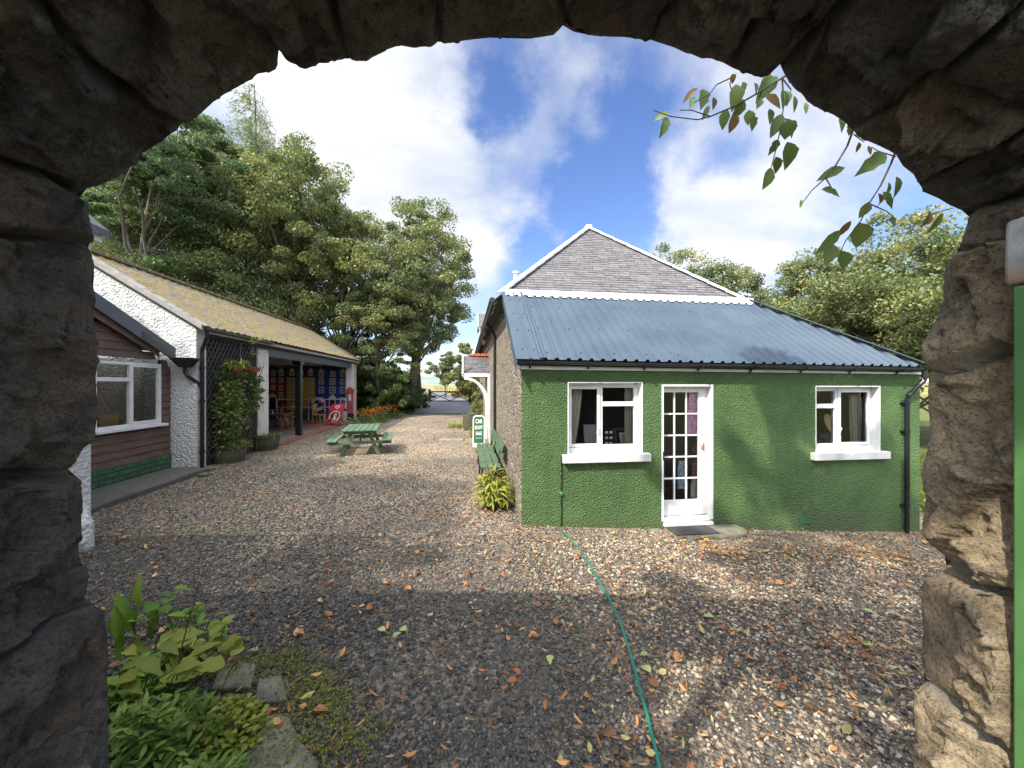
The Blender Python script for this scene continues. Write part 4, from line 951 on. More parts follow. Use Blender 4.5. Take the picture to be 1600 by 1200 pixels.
# step, mat, hose
def bits():
    p0 = atZ(1028, 838, -.02); x0 = atY(1030, 820, BY).x; x1 = atY(1150, 820, BY).x
    s = MB(); n = 14
    top = [(x0+.06, BY-.012), (x0+.02, BY-.36), (x0+.3, BY-.43), (x1-.45, BY-.42), (x1-.1, BY-.36), (x1, BY-.2), (x1-.05, BY-.012)]
    zt_ = DR['z0']-.075
    s.prism([(x, y, -.3) for x, y in top], (0, 0, zt_+.3)); tag(s.build('door_step', M['mossconc'], bevel=.03), 'worn mossy concrete step below the glazed white door', 'step')
    m = MB(); a, b = atY(1040, 820, BY-.06).x, atY(1103, 820, BY-.06).x; m.box(a, b, BY-.37, BY-.06, zt_+.003, zt_+.018); 
    o = m.build('door_mat', M['rubber'], bevel=.004); tag(o, 'dark rubber doormat with fallen leaves on the concrete step', 'doormat')
    px = [(878, 826), (900, 848), (925, 885), (946, 920), (962, 952), (975, 985), (990, 1035), (1003, 1085), (1015, 1130), (1026, 1180), (1036, 1240), (1046, 1330), (1040, 1480)]
    pts = []
    for a, b in px:
        q = atZ(a, b, .04); pts.append(Vector((q.x, q.y, float(gz(q.x, q.y))+.045)))
    # smooth
    out = []
    for i in range(len(pts)-1):
        p0, p1, p2, p3 = pts[max(i-1, 0)], pts[i], pts[i+1], pts[min(i+2, len(pts)-1)]
        for k in range(8):
            t = k/8; q = .5*((2*p1)+(p2-p0)*t+(2*p0-5*p1+4*p2-p3)*t*t+(3*p1-p0-3*p2+p3)*t**3); q.z += .006*mnoise.noise(q*9); q.x += .006*mnoise.noise(q*5); out.append(q)
    h = MB(); h.tube(out, .0115, 10); tag(h.build('garden_hose', M['hose'], smooth=True), 'green garden hose trailing over the gravel from the green wall', 'hose')
bits()
# things seen through the barn's glass
def inside():
    def plate(nm, px0, px1, py0, py1, Y, mat, lab, cat, lean=.08, th=.025, lip=None):
        a = atY(px0, py1, Y); b = atY(px1, py0, Y); m = MB()
        m.hexa([(a.x, Y, a.z), (b.x, Y, a.z), (b.x, Y+th, a.z), (a.x, Y+th, a.z)], [(a.x, Y+lean, b.z), (b.x, Y+lean, b.z), (b.x, Y+th+lean, b.z), (a.x, Y+th+lean, b.z)])
        if lip:
            m.m = 1; f = .2*(b.x-a.x); m.hexa([(a.x+f, Y-.004, a.z+f), (b.x-f, Y-.004, a.z+f), (b.x-f, Y, a.z+f), (a.x+f, Y, a.z+f)], [(a.x+f, Y-.004+lean*.85, b.z-f), (b.x-f, Y-.004+lean*.85, b.z-f), (b.x-f, Y+lean*.85, b.z-f), (a.x+f, Y+lean*.85, b.z-f)])
            return tag(m.build(nm, [mat, lip]), lab, cat)
        return tag(m.build(nm, mat), lab, cat)
    grey = m_paint('grey_board', (.36, .36, .36), .8); blk = m_flat('black_card', (.02, .02, .022)); wht = m_paint('white_card', (.75, .74, .7), .8)
    plate('board', 914, 933, 664, 696, BY+.45, grey, 'pale grey board leaning behind the left casement of the left window', 'board')
    plate('picture_frame', 961, 980, 669, 698, BY+.62, m_wood('frame_wood', (.12, .06, .03), (.2, .1, .05), 'Z'), 'brown picture frame standing behind the left window', 'frame', lip=blk)
    plate('picture_frame', 971, 983, 677, 698, BY+.5, wht, 'small cream picture frame standing behind the left window', 'frame', lip=m_flat('pale_print', (.45, .48, .36)))
    k = thing('card_rack', 'black rack of little white cards behind the left window', 'rack', tuple(atY(952, 697, BY+.38)))
    a = atY(944, 697, BY+.45); b = atY(958, 671, BY+.45); m = MB(); m.box(a.x, b.x, BY+.45, BY+.5, a.z, b.z); m.build('rack', blk, k)
    m = MB()
    for i in range(2):
        for j in range(3):
            w = (b.x-a.x)/2; h = (b.z-a.z)/3; m.box(a.x+w*i+.2*w, a.x+w*i+.8*w, BY+.44, BY+.448, a.z+h*j+.3*h, a.z+h*j+.7*h)
    m.build('card', wht, k)
    # hat, bags in the right window
    def lump(nm, px, py, Y, rx, ry, rz, mat, lab, cat, strap=None):
        c = atY(px, py, Y); m = MB(); m.ball(c, rx, ry, rz, 14, 10, .18); 
        if strap: m.tube([c+Vector((math.cos(t)*rx*.7, 0, rz*.6+math.sin(t)*strap)) for t in [math.pi*i/10 for i in range(11)]], .008, 6)
        return tag(m.build(nm, mat, smooth=True), lab, cat)
    h = MB(); c = atY(1300, 661, BY+.5); h.lathe([(.0, .09), (.07, .09), (.09, .06), (.095, 0), (.17, -.02), (.175, -.03), (.09, -.012), (.0, -.01)], (0, 0, 0), 24)
    mt = Matrix.Rotation(R_(70), 4, 'X') @ Matrix.Rotation(R_(20), 4, 'Y'); h.v = [tuple(c+mt @ Vector(p)) for p in h.v]
    tag(h.build('straw_hat', m_wood('straw', (.5, .38, .15), (.62, .5, .25), 'X'), smooth=True), 'yellow straw hat propped behind the right window', 'hat')
    lump('handbag', 1289, 684, BY+.42, .13, .06, .10, m_paint('navy_leather', (.03, .035, .06), .4), 'navy blue handbag behind the left pane of the right window', 'handbag', .1)
    lump('handbag', 1325, 682, BY+.45, .10, .06, .14, m_paint('black_leather', (.02, .02, .022), .35), 'black handbag beside the cream curtain of the right window', 'handbag', .12)
    plate('box', 1274, 1300, 687, 703, BY+.36, m_paint('maroon_box', (.12, .025, .02), .6), 'dark maroon box on the board of the right window', 'box', 0, .2)
    plate('shade_cone', 1327, 1338, 655, 692, BY+.6, wht, 'white triangular card behind the right window', 'card', .1)
    # clothes hanging behind the glazed door
    def cloth(nm, px0, px1, py0, py1, Y, mat, lab, cat, taper=1.0):
        m = MB(); n, r_ = 16, 10; V = []
        a = atY(px0, py1, Y); b = atY(px1, py0, Y); cx = (a.x+b.x)/2; w = (b.x-a.x)/2
        for th in (0, .02):
            for r in range(r_+1):
                t = r/r_; k = (.75+.25*t)*taper if t > .12 else .62
                for i in range(n+1): q = 2*i/n-1; V.append((cx+w*k*q, Y+th+.02*math.sin(q*9+t*2)*t, b.z+(a.z-b.z)*t))
        st = (n+1)*(r_+1); F = [(r*(n+1)+i, r*(n+1)+i+1, (r+1)*(n+1)+i+1, (r+1)*(n+1)+i) for r in range(r_) for i in range(n)]
        m.add(V, F+[tuple(st+i for i in f[::-1]) for f in F]); return tag(m.build(nm, mat, smooth=True), lab, cat)
    def m_print(nm, a, b, s):
        t = MT(nm, a, .9); return t.set(t.mix(t.ramp(t.noise(s, 3), [(.48, 0.0), (.52, 1.0)]), a, b))
    cloth('pink_cloth', 1073, 1096, 612, 682, BY+.17, m_print('pink_print', (.72, .28, .5), (.82, .55, .68), 40), 'pink patterned cloth hanging behind the top of the door', 'cloth')
    cloth('blue_dress', 1058, 1074, 720, 764, BY+.19, m_print('blue_print', (.2, .38, .55), (.7, .76, .8), 45), 'small pale blue patterned dress hanging behind the door', 'dress')
    cloth('white_bag', 1079, 1096, 748, 783, BY+.19, m_paint('canvas', (.62, .58, .5), .9), 'cream canvas bag standing behind the bottom of the door', 'bag', 1.1)
    cloth('red_garment', 1080, 1096, 722, 745, BY+.19, m_print('red_print', (.3, .05, .05), (.35, .2, .15), 35), 'dark red garment hanging behind the door', 'garment')
    lump('lamp', 1088, 700, BY+.5, .07, .06, .11, m_paint('pewter', (.25, .25, .25), .4), 'grey metal ornament on the shelf behind the door', 'ornament')
    plate('table', 1040, 1098, 703, 708, BY+.9, M['brown_wood'], 'brown wooden shelf behind the glazed door', 'shelf', 0, .3)
inside()
# bench, pot plant and sign by the stone wall
def bench():
    b = thing('bench', 'long green slatted bench against the rubble stone wall', 'bench', (BX-.3, 8.4, 0)); y0, y1 = 7.35, 10.3
    for i in range(3): m = MB(); x = BX-.52+i*.135; m.box(x, x+.12, y0, y1, .43, .465); m.build('seat_slat', M['green_wood'], b, bevel=.005)
    for z in (.60, .76): m = MB(); m.hexa([(BX-.14, y0-.1, z), (BX-.115, y0-.1, z), (BX-.115, y1, z), (BX-.14, y1, z)], [(BX-.10, y0-.1, z+.13), (BX-.075, y0-.1, z+.13), (BX-.075, y1, z+.13), (BX-.10, y1, z+.13)]); m.build('back_slat', M['green_wood'], b, bevel=.005)
    for y in (y0+.35, (y0+y1)/2, y1-.35):
        m = MB(); m.tube([(BX-.5, y, -.02), (BX-.48, y, .2), (BX-.47, y, .41)], .02, 8); m.tube([(BX-.14, y, -.02), (BX-.15, y, .42), (BX-.09, y, .86)], .02, 8); m.tube([(BX-.5, y, .41), (BX-.12, y, .41)], .018, 8); m.build('iron_leg', M['black'], b)
bench()
def sign():
    p = atZ(748, 698, 0); s = thing('pavement_sign', 'green and white pavement sign offering a car boot sale', 'sign', (p.x, p.y, 0)); 
    w, h = .40, 1.02; d = RT.copy(); d = Vector((math.cos(R_(-4)), math.sin(R_(-4)), 0)); nrm = Vector((d.y, -d.x, 0)); 
    def outline(w, z0, z1, r):
        pts = [(-w/2, z0), (w/2, z0)]
        for cx, a0 in ((w/2-r, 0), (-w/2+r, math.pi/2)):
            for i in range(7): a = a0+math.pi/2*i/6; pts.append((cx+r*math.cos(a), z1-r+r*math.sin(a)))
        return pts
    c = Vector((p.x, p.y, 0))
    for k, (lean, nm) in enumerate(((.10, 'frame'), (.5, 'frame'))):
        m = MB(); off = -nrm*(lean if k else 0)
        f = [c+d*a+Vector((0, 0, z))+off+(nrm*(-.12*z) if k == 0 else nrm*(.38*z/h)) for a, z in outline(w, 0, h, .12)]
        m.prism(f, -nrm*.03); m.build(nm, M['white'], s, bevel=.004)
    g = MB(); g.prism([c+d*a+Vector((0, 0, z))-nrm*(.12*z)+nrm*.004 for a, z in outline(w-.075, .12, h-.04, .09)], -nrm*.006)
    g.build('panel', m_paint('deep_green_board', (.02, .10, .05), .5), s)
    for i, tx in enumerate(('CAR', 'BOOT', 'SALE')):
        cu = bpy.data.curves.new('lettering', 'FONT'); cu.body = tx; cu.size = .185 if i == 0 else .155; cu.align_x = 'CENTER'; cu.extrude = .002; cu.offset = .004
        to = bpy.data.objects.new('lettering_text', cu); COL.objects.link(to); bpy.context.view_layer.update()
        me = bpy.data.meshes.new_from_object(to.evaluated_get(bpy.context.evaluated_depsgraph_get())); bpy.data.objects.remove(to)
        z = .76-i*.19; o0 = c+Vector((0, 0, z))-nrm*(.12*z)+nrm*.010; upv = (Vector((0, 0, 1))-nrm*.12).normalized()
        mt = Matrix((( d.x*.6, upv.x, nrm.x, o0.x), (d.y*.6, upv.y, nrm.y, o0.y), (d.z, upv.z, nrm.z, o0.z), (0, 0, 0, 1)))
        me.transform(mt); me.transform(Matrix.Translation(-ROOT[s.name])); me.materials.append(M['white'])
        o = bpy.data.objects.new('lettering', me); COL.objects.link(o); o.parent = s
    m = MB(); z = .28; o0 = c+Vector((0, 0, z))-nrm*(.12*z)+nrm*.006; m.beam(o0-d*.1, o0+d*.1, .004, .012); o0 = o0-Vector((0, 0, .05)); m.beam(o0-d*.08, o0+d*.08, .004, .010); m.build('rule', M['white'], s)
sign()
# ------------------------------------------------------------------ white cart shed on the left
FX, GY, EY = -6.35, 9.93, 23.3
DEP = 5.2
def shed():
    s = thing('cart_shed', 'long white cart shed with mossy roof and an open painted bay', 'building', (FX-2, GY, 0))
    ez = atY(290, 499, GY).z; rx = FX-2.65; rz = atX(157, 402, rx).z; bx = FX-5.3
    ez = 3.38; ov = .22
    sl = (rz-ez)/((FX+ov)-rx)
    wall_z = ez+sl*ov-.1
    # roof slopes
    r = MB(); U = Vector((0, -1, 0)); O = Vector((FX+ov, EY+.15, ez)); V_ = Vector((rx-(FX+ov), 0, rz-ez)); l = V_.length; V_.normalize(); N_ = U.cross(V_)
    if N_.z < 0: N_ = -N_
    n, k = 150, 46
    def surf(i, j):
        y = GY-.1+(EY+.25-GY)*i/n; v = l*j/k; p = Vector((FX+ov, y, ez))+V_*v
        rib = .018*math.sin(y*2*math.pi/.30); cr = ((v/.2) % 1)*.02; b = mnoise.noise(Vector((y*3, v*3, 1)))*.022+mnoise.noise(Vector((y*11, v*11, 1)))*.016
        sag = -.05*math.sin(math.pi*i/n)*math.sin(math.pi*j/k)
        return p+N_*(rib-cr+b+sag+.05)
    r.add([surf(i, j) for i in range(n+1) for j in range(k+1)], [(i*(k+1)+j, (i+1)*(k+1)+j, (i+1)*(k+1)+j+1, i*(k+1)+j+1) for i in range(n) for j in range(k)])
    ra = r.v
    r.rv = .5; r.r = [random.random() if True else .5 for _ in r.r]
    b2 = Vector((bx-ov, 0, ez)); r.add([(rx, GY-.1, rz), (rx, EY+.15, rz), (bx-ov, EY+.15, ez-.1), (bx-ov, GY-.1, ez-.1)], [(0, 1, 2, 3)])
    ro = r.build('roof', M['mossy'], s, smooth=True)
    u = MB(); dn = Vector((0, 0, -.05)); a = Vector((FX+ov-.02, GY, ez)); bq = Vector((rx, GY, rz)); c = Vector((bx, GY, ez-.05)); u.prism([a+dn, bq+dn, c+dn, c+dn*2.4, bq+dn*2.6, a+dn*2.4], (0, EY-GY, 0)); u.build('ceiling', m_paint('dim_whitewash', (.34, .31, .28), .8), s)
    rt = MB()
    y = GY-.1
    while y < EY+.1: rt.beam((rx, y, rz+.06), (rx, y+.42, rz+.06), .24, .09); y += .44
    rt.build('ridge_tile', M['mossy'], ro, bevel=.02)
    # pale cement fillet along the near verge
    f = MB(); f.prism([Vector((FX+ov-.02, GY-.13, ez-.05)), Vector((rx, GY-.13, rz-.05)), Vector((rx, GY-.13, rz+.07)), Vector((FX+ov-.02, GY-.13, ez+.07))], (0, .30, 0)); f.build('verge_fillet', m_conc('cement_fillet', (.22, .21, .19), (.36, .34, .31)), ro)
    # walls
    g = MB(); g.prism([(bx, GY, -.3), (FX, GY, -.3), (FX, GY, wall_z-.02), (rx, GY, rz-.14), (bx, GY, wall_z-.02)], (0, .35, 0)); g.build('gable_wall', M['white_render'], s)
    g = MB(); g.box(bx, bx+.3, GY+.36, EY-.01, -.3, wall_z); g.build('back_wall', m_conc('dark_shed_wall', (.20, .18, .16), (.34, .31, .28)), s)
    g = MB(); g.prism([(bx, EY-.35, -.3), (FX-.36, EY-.35, -.3), (FX-.36, EY-.35, wall_z-.1), (rx, EY-.35, rz-.2), (bx, EY-.35, wall_z-.1)], (0, .34, 0)); g.build('end_wall', M['white_old'], s)
    # white end pillar, middle pillar, black post
    pz = 2.92
    yA, yB = atX(402, 600, FX).y, atX(420, 600, FX).y; ptz = atX(411, 546, FX).z
    g = MB(); g.box(FX-.42, FX+.02, yA+.02, yB, -.2, ptz); g.build('pillar', M['white_old'], s, bevel=.06)
    g = MB(); g.box(FX-.35, FX+.02, EY-.85, EY, -.2, pz+.3); g.build('pillar', M['white_old'], s, bevel=.03)
    py_ = atX(472, 600, FX).y; g = MB(); g.box(FX-.22, FX-.02, py_-.10, py_+.1, -.1, pz-.12); g.box(FX-.30, FX+.02, py_-.16, py_+.16, pz-.12, pz+.02); g.build('post', M['black'], s, bevel=.012)
    w = MB(); w.box(FX-.26, FX-.03, yB-1, EY-.86, pz+.02, pz+.28); w.build('beam', M['bluegrey'], s, bevel=.01)
    w = MB(); w.box(FX-.20, FX+.04, GY+.36, EY-.01, pz+.285, wall_z-.04); w.build('wall_plate', M['dark_wood'], s)
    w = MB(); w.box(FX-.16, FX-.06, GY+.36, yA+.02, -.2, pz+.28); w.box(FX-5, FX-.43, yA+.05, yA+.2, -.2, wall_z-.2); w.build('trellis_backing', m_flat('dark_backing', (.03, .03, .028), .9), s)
    t = MB(); y0, y1, z0, z1 = GY+.42, yA-.02, .15, wall_z-.06
    for sg in (1, -1):
        c = -4.0
        while c < 8:
            # line z = sg*1.35*(y-y0) + c clipped to the panel
            pts = []
            for y in np.linspace(y0, y1, 60):
                z = sg*1.45*(y-y0)+c
                if z0 <= z <= z1: pts.append((y, z))
            if len(pts) > 2: t.beam((FX-.035+.012*sg, *pts[0]), (FX-.035+.012*sg, *pts[-1]), .012, .032, (0, pts[-1][1]*0+sg*-1.45, 1))
            c += .235
    t.box(FX-.06, FX+.0, y1-.05, y1, z0, z1); t.box(FX-.06, FX, y0+1.35, y0+1.41, z0, z1)
    t.build('trellis', M['trellis'], s)
    gu = MB(); gu.tube([(FX+ov+.03, GY-.05, ez-.02), (FX+ov+.03, yA+.4, ez-.04)], .05, 10); gu.build('gutter', M['gutter'], s)
    d = MB(); dy = GY+.10; d.tube([(FX+ov, GY+.02, ez-.05), (FX+ov, GY+.03, ez-.2), (FX+.07, dy, ez-.5), (FX+.07, dy, ez-.7), (FX+.07, dy, .02)], .045, 10)
    for z in (.4, 1.6, 2.4): d.lathe([(.056, z), (.056, z+.07)], (FX+.07, dy, 0), 10)
    d.build('downpipe', M['black'], s)
    h = MB(); hp = atY(279, 566, GY-.1); hp.x = FX-.15; hp.y = GY-.13
    for a, b in ((0, .16),): h.hexa([(hp.x-.1, hp.y-.07, hp.z-.12), (hp.x+.1, hp.y-.07, hp.z-.12), (hp.x+.1, hp.y+.07, hp.z-.12), (hp.x-.1, hp.y+.07, hp.z-.12)], [(hp.x-.24, hp.y-.1, hp.z+.05), (hp.x+.24, hp.y-.1, hp.z+.05), (hp.x+.24, hp.y+.1, hp.z+.05), (hp.x-.24, hp.y+.1, hp.z+.05)])
    h.box(hp.x-.26, hp.x+.26, hp.y-.11, hp.y+.11, hp.z+.05, hp.z+.1)
    h.tube([(hp.x, hp.y, hp.z-.1), (hp.x, hp.y, hp.z-.25), (hp.x+.05, hp.y, hp.z-.32), (FX+.02, dy-.03, hp.z-.5), (FX+.07, dy, hp.z-.6)], .04, 10); h.build('hopper', M['black'], s)
    fl = MB(); fl.box(bx+.3, FX-.1, yA+.2, EY-.36, -.2, .06); fl.build('floor', M['concrete'], s)
    fl = MB(); fl.box(FX-.1, FX+.25, yB-.3, EY-1.2, -.2, .045); fl.box(FX-2.8, FX-.12, 17.6, EY-.9, .055, .066); fl.build('tile_strip', M['redfloor'], s)
    # painted row of houses on the inside of the end wall
    Ym = EY-.42; mb = MB()
    P = lambda zx, zy: atY(420+zx/10, 560+zy/10, Ym)
    cols = [m_paint('mural_dark_roof', (.045, .04, .04), .8), m_paint('mural_red', (.24, .02, .025), .7), m_paint('mural_yellow', (.50, .35, .03), .7), m_paint('mural_blue', (.02, .05, .24), .7), m_paint('mural_white', (.6, .58, .54), .7), m_paint('mural_glass', (.16, .15, .13), .6), m_conc('mural_stone', (.06, .06, .055), (.14, .13, .12)), m_flat('mural_black', (.015, .015, .015))]
    def rect(a, b, c, d, mi, dy):
        p, q = P(a, d), P(b, c); mb.m = mi; mb.box(p.x, q.x, Ym-dy, Ym-dy+.004, p.z, q.z)
    def tri(a, b, c, d, mi, dy):
        p, q = P(a, d), P(b, c); mb.m = mi; mb.prism([(p.x, Ym-dy, p.z), (q.x, Ym-dy, p.z), ((p.x+q.x)/2, Ym-dy, q.z)], (0, .004, 0))
    rect(-120, 1240, 120, 800, 0, .004)
    rect(-120, 280, 300, 760, 1, .010); rect(280, 725, 298, 790, 2, .011); rect(730, 1240, 185, 800, 3, .010); rect(-120, 1240, 800, 985, 6, .012)
    tri(200, 420, 90, 160, 0, .005); tri(760, 980, 100, 190, 0, .013)
    for (a, b, c, d) in [(40, 108, 190, 275), (40, 105, 300, 385), (40, 105, 415, 495), (160, 235, 200, 275), (160, 230, 300, 385), (160, 225, 415, 505), (155, 225, 530, 630),
                         (322, 402, 195, 272), (322, 400, 310, 405), (322, 400, 445, 535), (318, 400, 600, 700), (470, 540, 195, 272), (470, 540, 310, 405), (470, 540, 445, 535), (470, 540, 600, 700), (620, 690, 195, 272), (618, 690, 310, 405), (618, 690, 445, 530), (618, 690, 600, 700),
                         (780, 862, 205, 290), (780, 862, 310, 408), (780, 866, 440, 545), (786, 866, 608, 700), (965, 1040, 198, 288), (950, 1042, 315, 410), (948, 1044, 440, 548), (1120, 1205, 205, 290), (1118, 1206, 318, 410), (1115, 1206, 440, 550), (1110, 1206, 608, 715)]:
        rect(a, b, c, d, 4, .02); f = 13; rect(a+f, b-f, c+f, d-f, 5, .026); rect((a+b)/2-3, (a+b)/2+3, c+f, d-f, 4, .030); rect(a+f, b-f, (c+d)/2-3, (c+d)/2+3, 4, .034)
        if c < 210 and a not in (965, 40): tri(a-4, b+4, c-48, c, 4, .02)
    rect(940, 1050, 620, 800, 4, .02); rect(955, 1030, 650, 800, 7, .026); tri(928, 1064, 556, 622, 4, .022); rect(0, 125, 590, 760, 4, .02); rect(15, 110, 610, 760, 7, .026); tri(-5, 130, 535, 592, 4, .022)
    mb.build('mural', cols, s)
    # post box front on the end pillar
    yb = EY-.86; a = atY(542.6, 646, yb); b = atY(553.2, 604, yb); xm = (a.x+b.x)/2; w = b.x-a.x
    pb = thing('post_box', 'faded red post box front on a black plinth against the white pillar', 'post box', (xm, yb-.1, 0))
    m = MB(); m.box(xm-w*.44, xm+w*.44, yb-.16, yb-.01, a.z, b.z-.35); m.build('body', M['red_faded'], pb, bevel=.02)
    m = MB(); m.box(xm-w*.55, xm+w*.55, yb-.19, yb-.01, b.z-.35, b.z-.16); m.prism([(xm-w*.55, yb-.17, b.z-.158), (xm+w*.55, yb-.17, b.z-.158), (xm+w*.2, yb-.17, b.z-.06), (xm, yb-.17, b.z), (xm-w*.2, yb-.17, b.z-.06)], (0, .14, 0)); m.build('cap', M['red_faded'], pb, bevel=.012)
    m = MB(); m.box(xm-w*.2, xm+w*.18, yb-.172, yb-.162, b.z-.78, b.z-.42); m.build('notice', M['white_old'], pb)
    m = MB(); zc = b.z-1.1
    def stroke(pts, r=.016): m.tube([(xm+x, yb-.168, zc+z) for x, z in pts], r, 6)
    stroke([(-.04, .13), (-.15, .13), (-.15, -.10), (-.04, -.10)]); stroke([(-.15, .02), (-.06, .02)]); stroke([(.04, -.10), (.04, .13), (.13, .12), (.14, .05), (.05, .02), (.15, -.1)])
    stroke([(-.07, .22), (-.09, .3), (0, .25), (.09, .3), (.07, .22), (-.07, .22)], .013); m.build('cipher', m_paint('dull_red_relief', (.30, .10, .09), .6), pb)
    m = MB(); m.box(xm-w*.5, xm+w*.5, yb-.2, yb-.01, -.05, a.z-.003); m.build('plinth', M['black'], pb)
M['red_faded'] = m_paint('faded_red_paint', (.40, .075, .07), .6, .2, .3)
shed()
# things under the shed roof
def shed_things():
    def pt(px, py, Y): return atY(px, py, Y)
    Yr = EY-1.15; r = thing('railing', 'white tubular railing in front of the painted houses', 'railing', tuple(atY(500, 655, Yr)))
    zt = atY(500, 624, Yr).z; zl = atY(500, 636, Yr).z; xa, xb = atY(431, 600, Yr).x, atY(541.5, 600, Yr).x
    m = MB(); m.tube([(xa, Yr, zt), (xb, Yr, zt)], .026, 8); m.build('rail', M['white_old'], r); m = MB(); m.tube([(xa, Yr, zl), (xb, Yr, zl)], .022, 8); m.build('rail', M['white_old'], r)
    for px in (433, 467, 482, 507.6, 531.5, 540): x = atY(px, 600, Yr).x; m = MB(); m.tube([(x, Yr, .06), (x, Yr, zt-.02)], .024, 8); m.build('post', M['white_old'], r)
    # lifebelt
    c = atY(496, 631.5, Yr-.12); lb = thing('lifebelt', 'red and white lifebelt hung on the white railing', 'lifebelt', tuple(c)); R0, r0 = .30, .085
    for k in range(8):
        m = MB(); a0 = math.pi/4*k-.39; pts = [c+Vector((R0*math.cos(a0+.785*i/6), 0, R0*math.sin(a0+.785*i/6))) for i in range(7)]; m.tube(pts, r0, 10, caps=False)
        m.build('red_band' if k in (0, 4) else 'ring_segment', M['red'] if k in (0, 4) else M['white_old'], lb, smooth=True)
    # leaning advertising board
    p = atZ(519, 666, 0.0); p.y -= .0; b = thing('advertising_board', 'red leaning ice cream board with a heart sign and a pale oval picture', 'sign', (p.x, p.y, .0)); w, h = .62, 1.02
    d = Vector((math.cos(R_(3)), math.sin(R_(3)), 0)); n_ = Vector((d.y, -d.x, 0)); up = (Vector((0, 0, 1))-n_*.22+d*.23).normalized()
    def Q(a, z, o=0): return Vector((p.x, p.y, .10))+d*a+up*z+n_*o
    def rr(w, z0, z1, r=.07): 
        o = []
        for cx, cz, a0 in ((w/2-r, z0+r, -math.pi/2), (w/2-r, z1-r, 0), (-w/2+r, z1-r, math.pi/2), (-w/2+r, z0+r, math.pi)):
            for i in range(5): a = a0+math.pi/8*i; o.append((cx+r*math.cos(a), cz+r*math.sin(a)))
        return o
    m = MB(); m.prism([Q(a, z) for a, z in rr(w, 0, h)], -n_*.03); m.build('board', m_paint('poster_crimson', (.50, .025, .06), .4), b)
    def ell(cx, cz, rx, rz, n=24): return [(cx+rx*math.cos(2*math.pi*i/n), cz+rz*math.sin(2*math.pi*i/n)) for i in range(n)]
    def lay(nm, shapes, mat, o):
        m = MB()
        for sh in shapes: m.prism([Q(a, z, o) for a, z in sh], -n_*.003)
        m.build(nm, mat, b)
    heart = [(.16*math.sin(t)**3*.75, .86+.0075*(13*math.cos(t)-5*math.cos(2*t)-2*math.cos(3*t)-math.cos(4*t))) for t in [2*math.pi*i/32 for i in range(32)]]
    inner = [(a*.45, .865+(z-.865)*.45) for a, z in heart]
    lay('heart_logo', [heart], M['white'], .005); lay('heart_logo', [inner], m_flat('poster_red', (.5, .03, .06)), .009)
    lay('oval', [ell(0, .38, .24, .30)], m_paint('poster_cream', (.75, .6, .5)), .005)
    lay('picture', [ell(0, .42, .2, .2), ell(-.03, .22, .17, .14)], m_flat('poster_dark', (.05, .02, .015)), .009); lay('picture', [ell(.02, .44, .085, .13), ell(0, .25, .12, .05)], m_flat('poster_skin', (.55, .3, .2)), .013)
    lay('picture', [[(-.10, .18), (.16, .2), (.1, .06), (-.06, .06)], ell(.06, .12, .09, .06)], m_flat('poster_orange', (.65, .22, .06)), .017)
    lay('picture', [ell(.03, .3, .05, .07)], m_flat('poster_white', (.75, .7, .65)), .021)
    m = MB(); m.prism([Vector((p.x, p.y, 0))+d*a+n_*o for a, o in ((-w*.55, .2), (w*.55, .2), (w*.55, -.3), (-w*.55, -.3))], (0, 0, .09)); m.build('base', M['dark_wood'], b, bevel=.02)
    # bin, notice
    c = atY(537, 658, EY-1.5); c.z = .065; bn = thing('bin', 'small grey bin behind the red ice cream board', 'bin', tuple(c)); m = MB(); m.lathe([(.15, 0), (.2, .5), (.21, .52), (.18, .53), (.14, .1)], c, 18); m.build('body', m_paint('grey_plastic', (.35, .36, .36), .5), bn); m = MB(); m.lathe([(.215, .53), (.19, .6), (.05, .63)], c, 18); m.build('lid', M['black'], bn)
    a = atY(531, 644, Yr-.05); q = atY(537, 638, Yr-.05); m = MB(); m.box(a.x, q.x, Yr-.06, Yr-.045, a.z, q.z); tag(m.build('notice', M['white'], None), 'small white notice tied to the white railing', 'notice')
    # cafe tables and chairs
    c = Vector((-8.35, 17.6, .06)); t = thing('table', 'dark wooden trestle table in the shadow of the shed', 'table', tuple(c)); m = MB(); m.box(c.x-.75, c.x+.75, c.y-.4, c.y+.4, .74, .79); m.build('tabletop', M['brown_wood'], t, bevel=.01)
    for sx in (-.55, .55):
        for sy in (-1, 1): m = MB(); m.beam((c.x+sx, c.y+sy*.36, .06), (c.x+sx, c.y-sy*.12, .74), .07, .05); m.build('leg', M['brown_wood'], t)
    ch0 = None
    def chair(x, y, rz, lab, mat):
        ch = thing('chair', lab, 'chair', (x, y, .066), 'chairs in the shed', rz)
        def b(nm, *a): m = MB(); m.box(*a); o = m.build(nm, mat, ch, bevel=.006)
        b('seat', -.21, .21, -.2, .22, .42, .46)
        for sx in (-.18, .18): b('leg', sx-.02, sx+.02, -.19, -.15, 0, .42); b('leg', sx-.02, sx+.02, .18, .22, 0, .42); b('back_post', sx-.02, sx+.02, .18, .22, .46, .98)
        b('back_rail', -.2, .2, .185, .215, .88, .99)
        for sx in (-.09, 0, .09): b('spindle', sx-.012, sx+.012, .19, .21, .46, .88)
    chair(-7.85, 19.0, .5, 'pale pine chair nearest the black post', M['pine']); chair(-8.7, 19.9, 2.2, 'pine chair behind the dark table', M['pine']); chair(-7.35, 20.3, 1.4, 'pine chair standing before the white railing', M['pine'])
    chair(-9.6, 17.2, 1.6, 'brown chair at the far end of the dark table', M['brown_wood'])
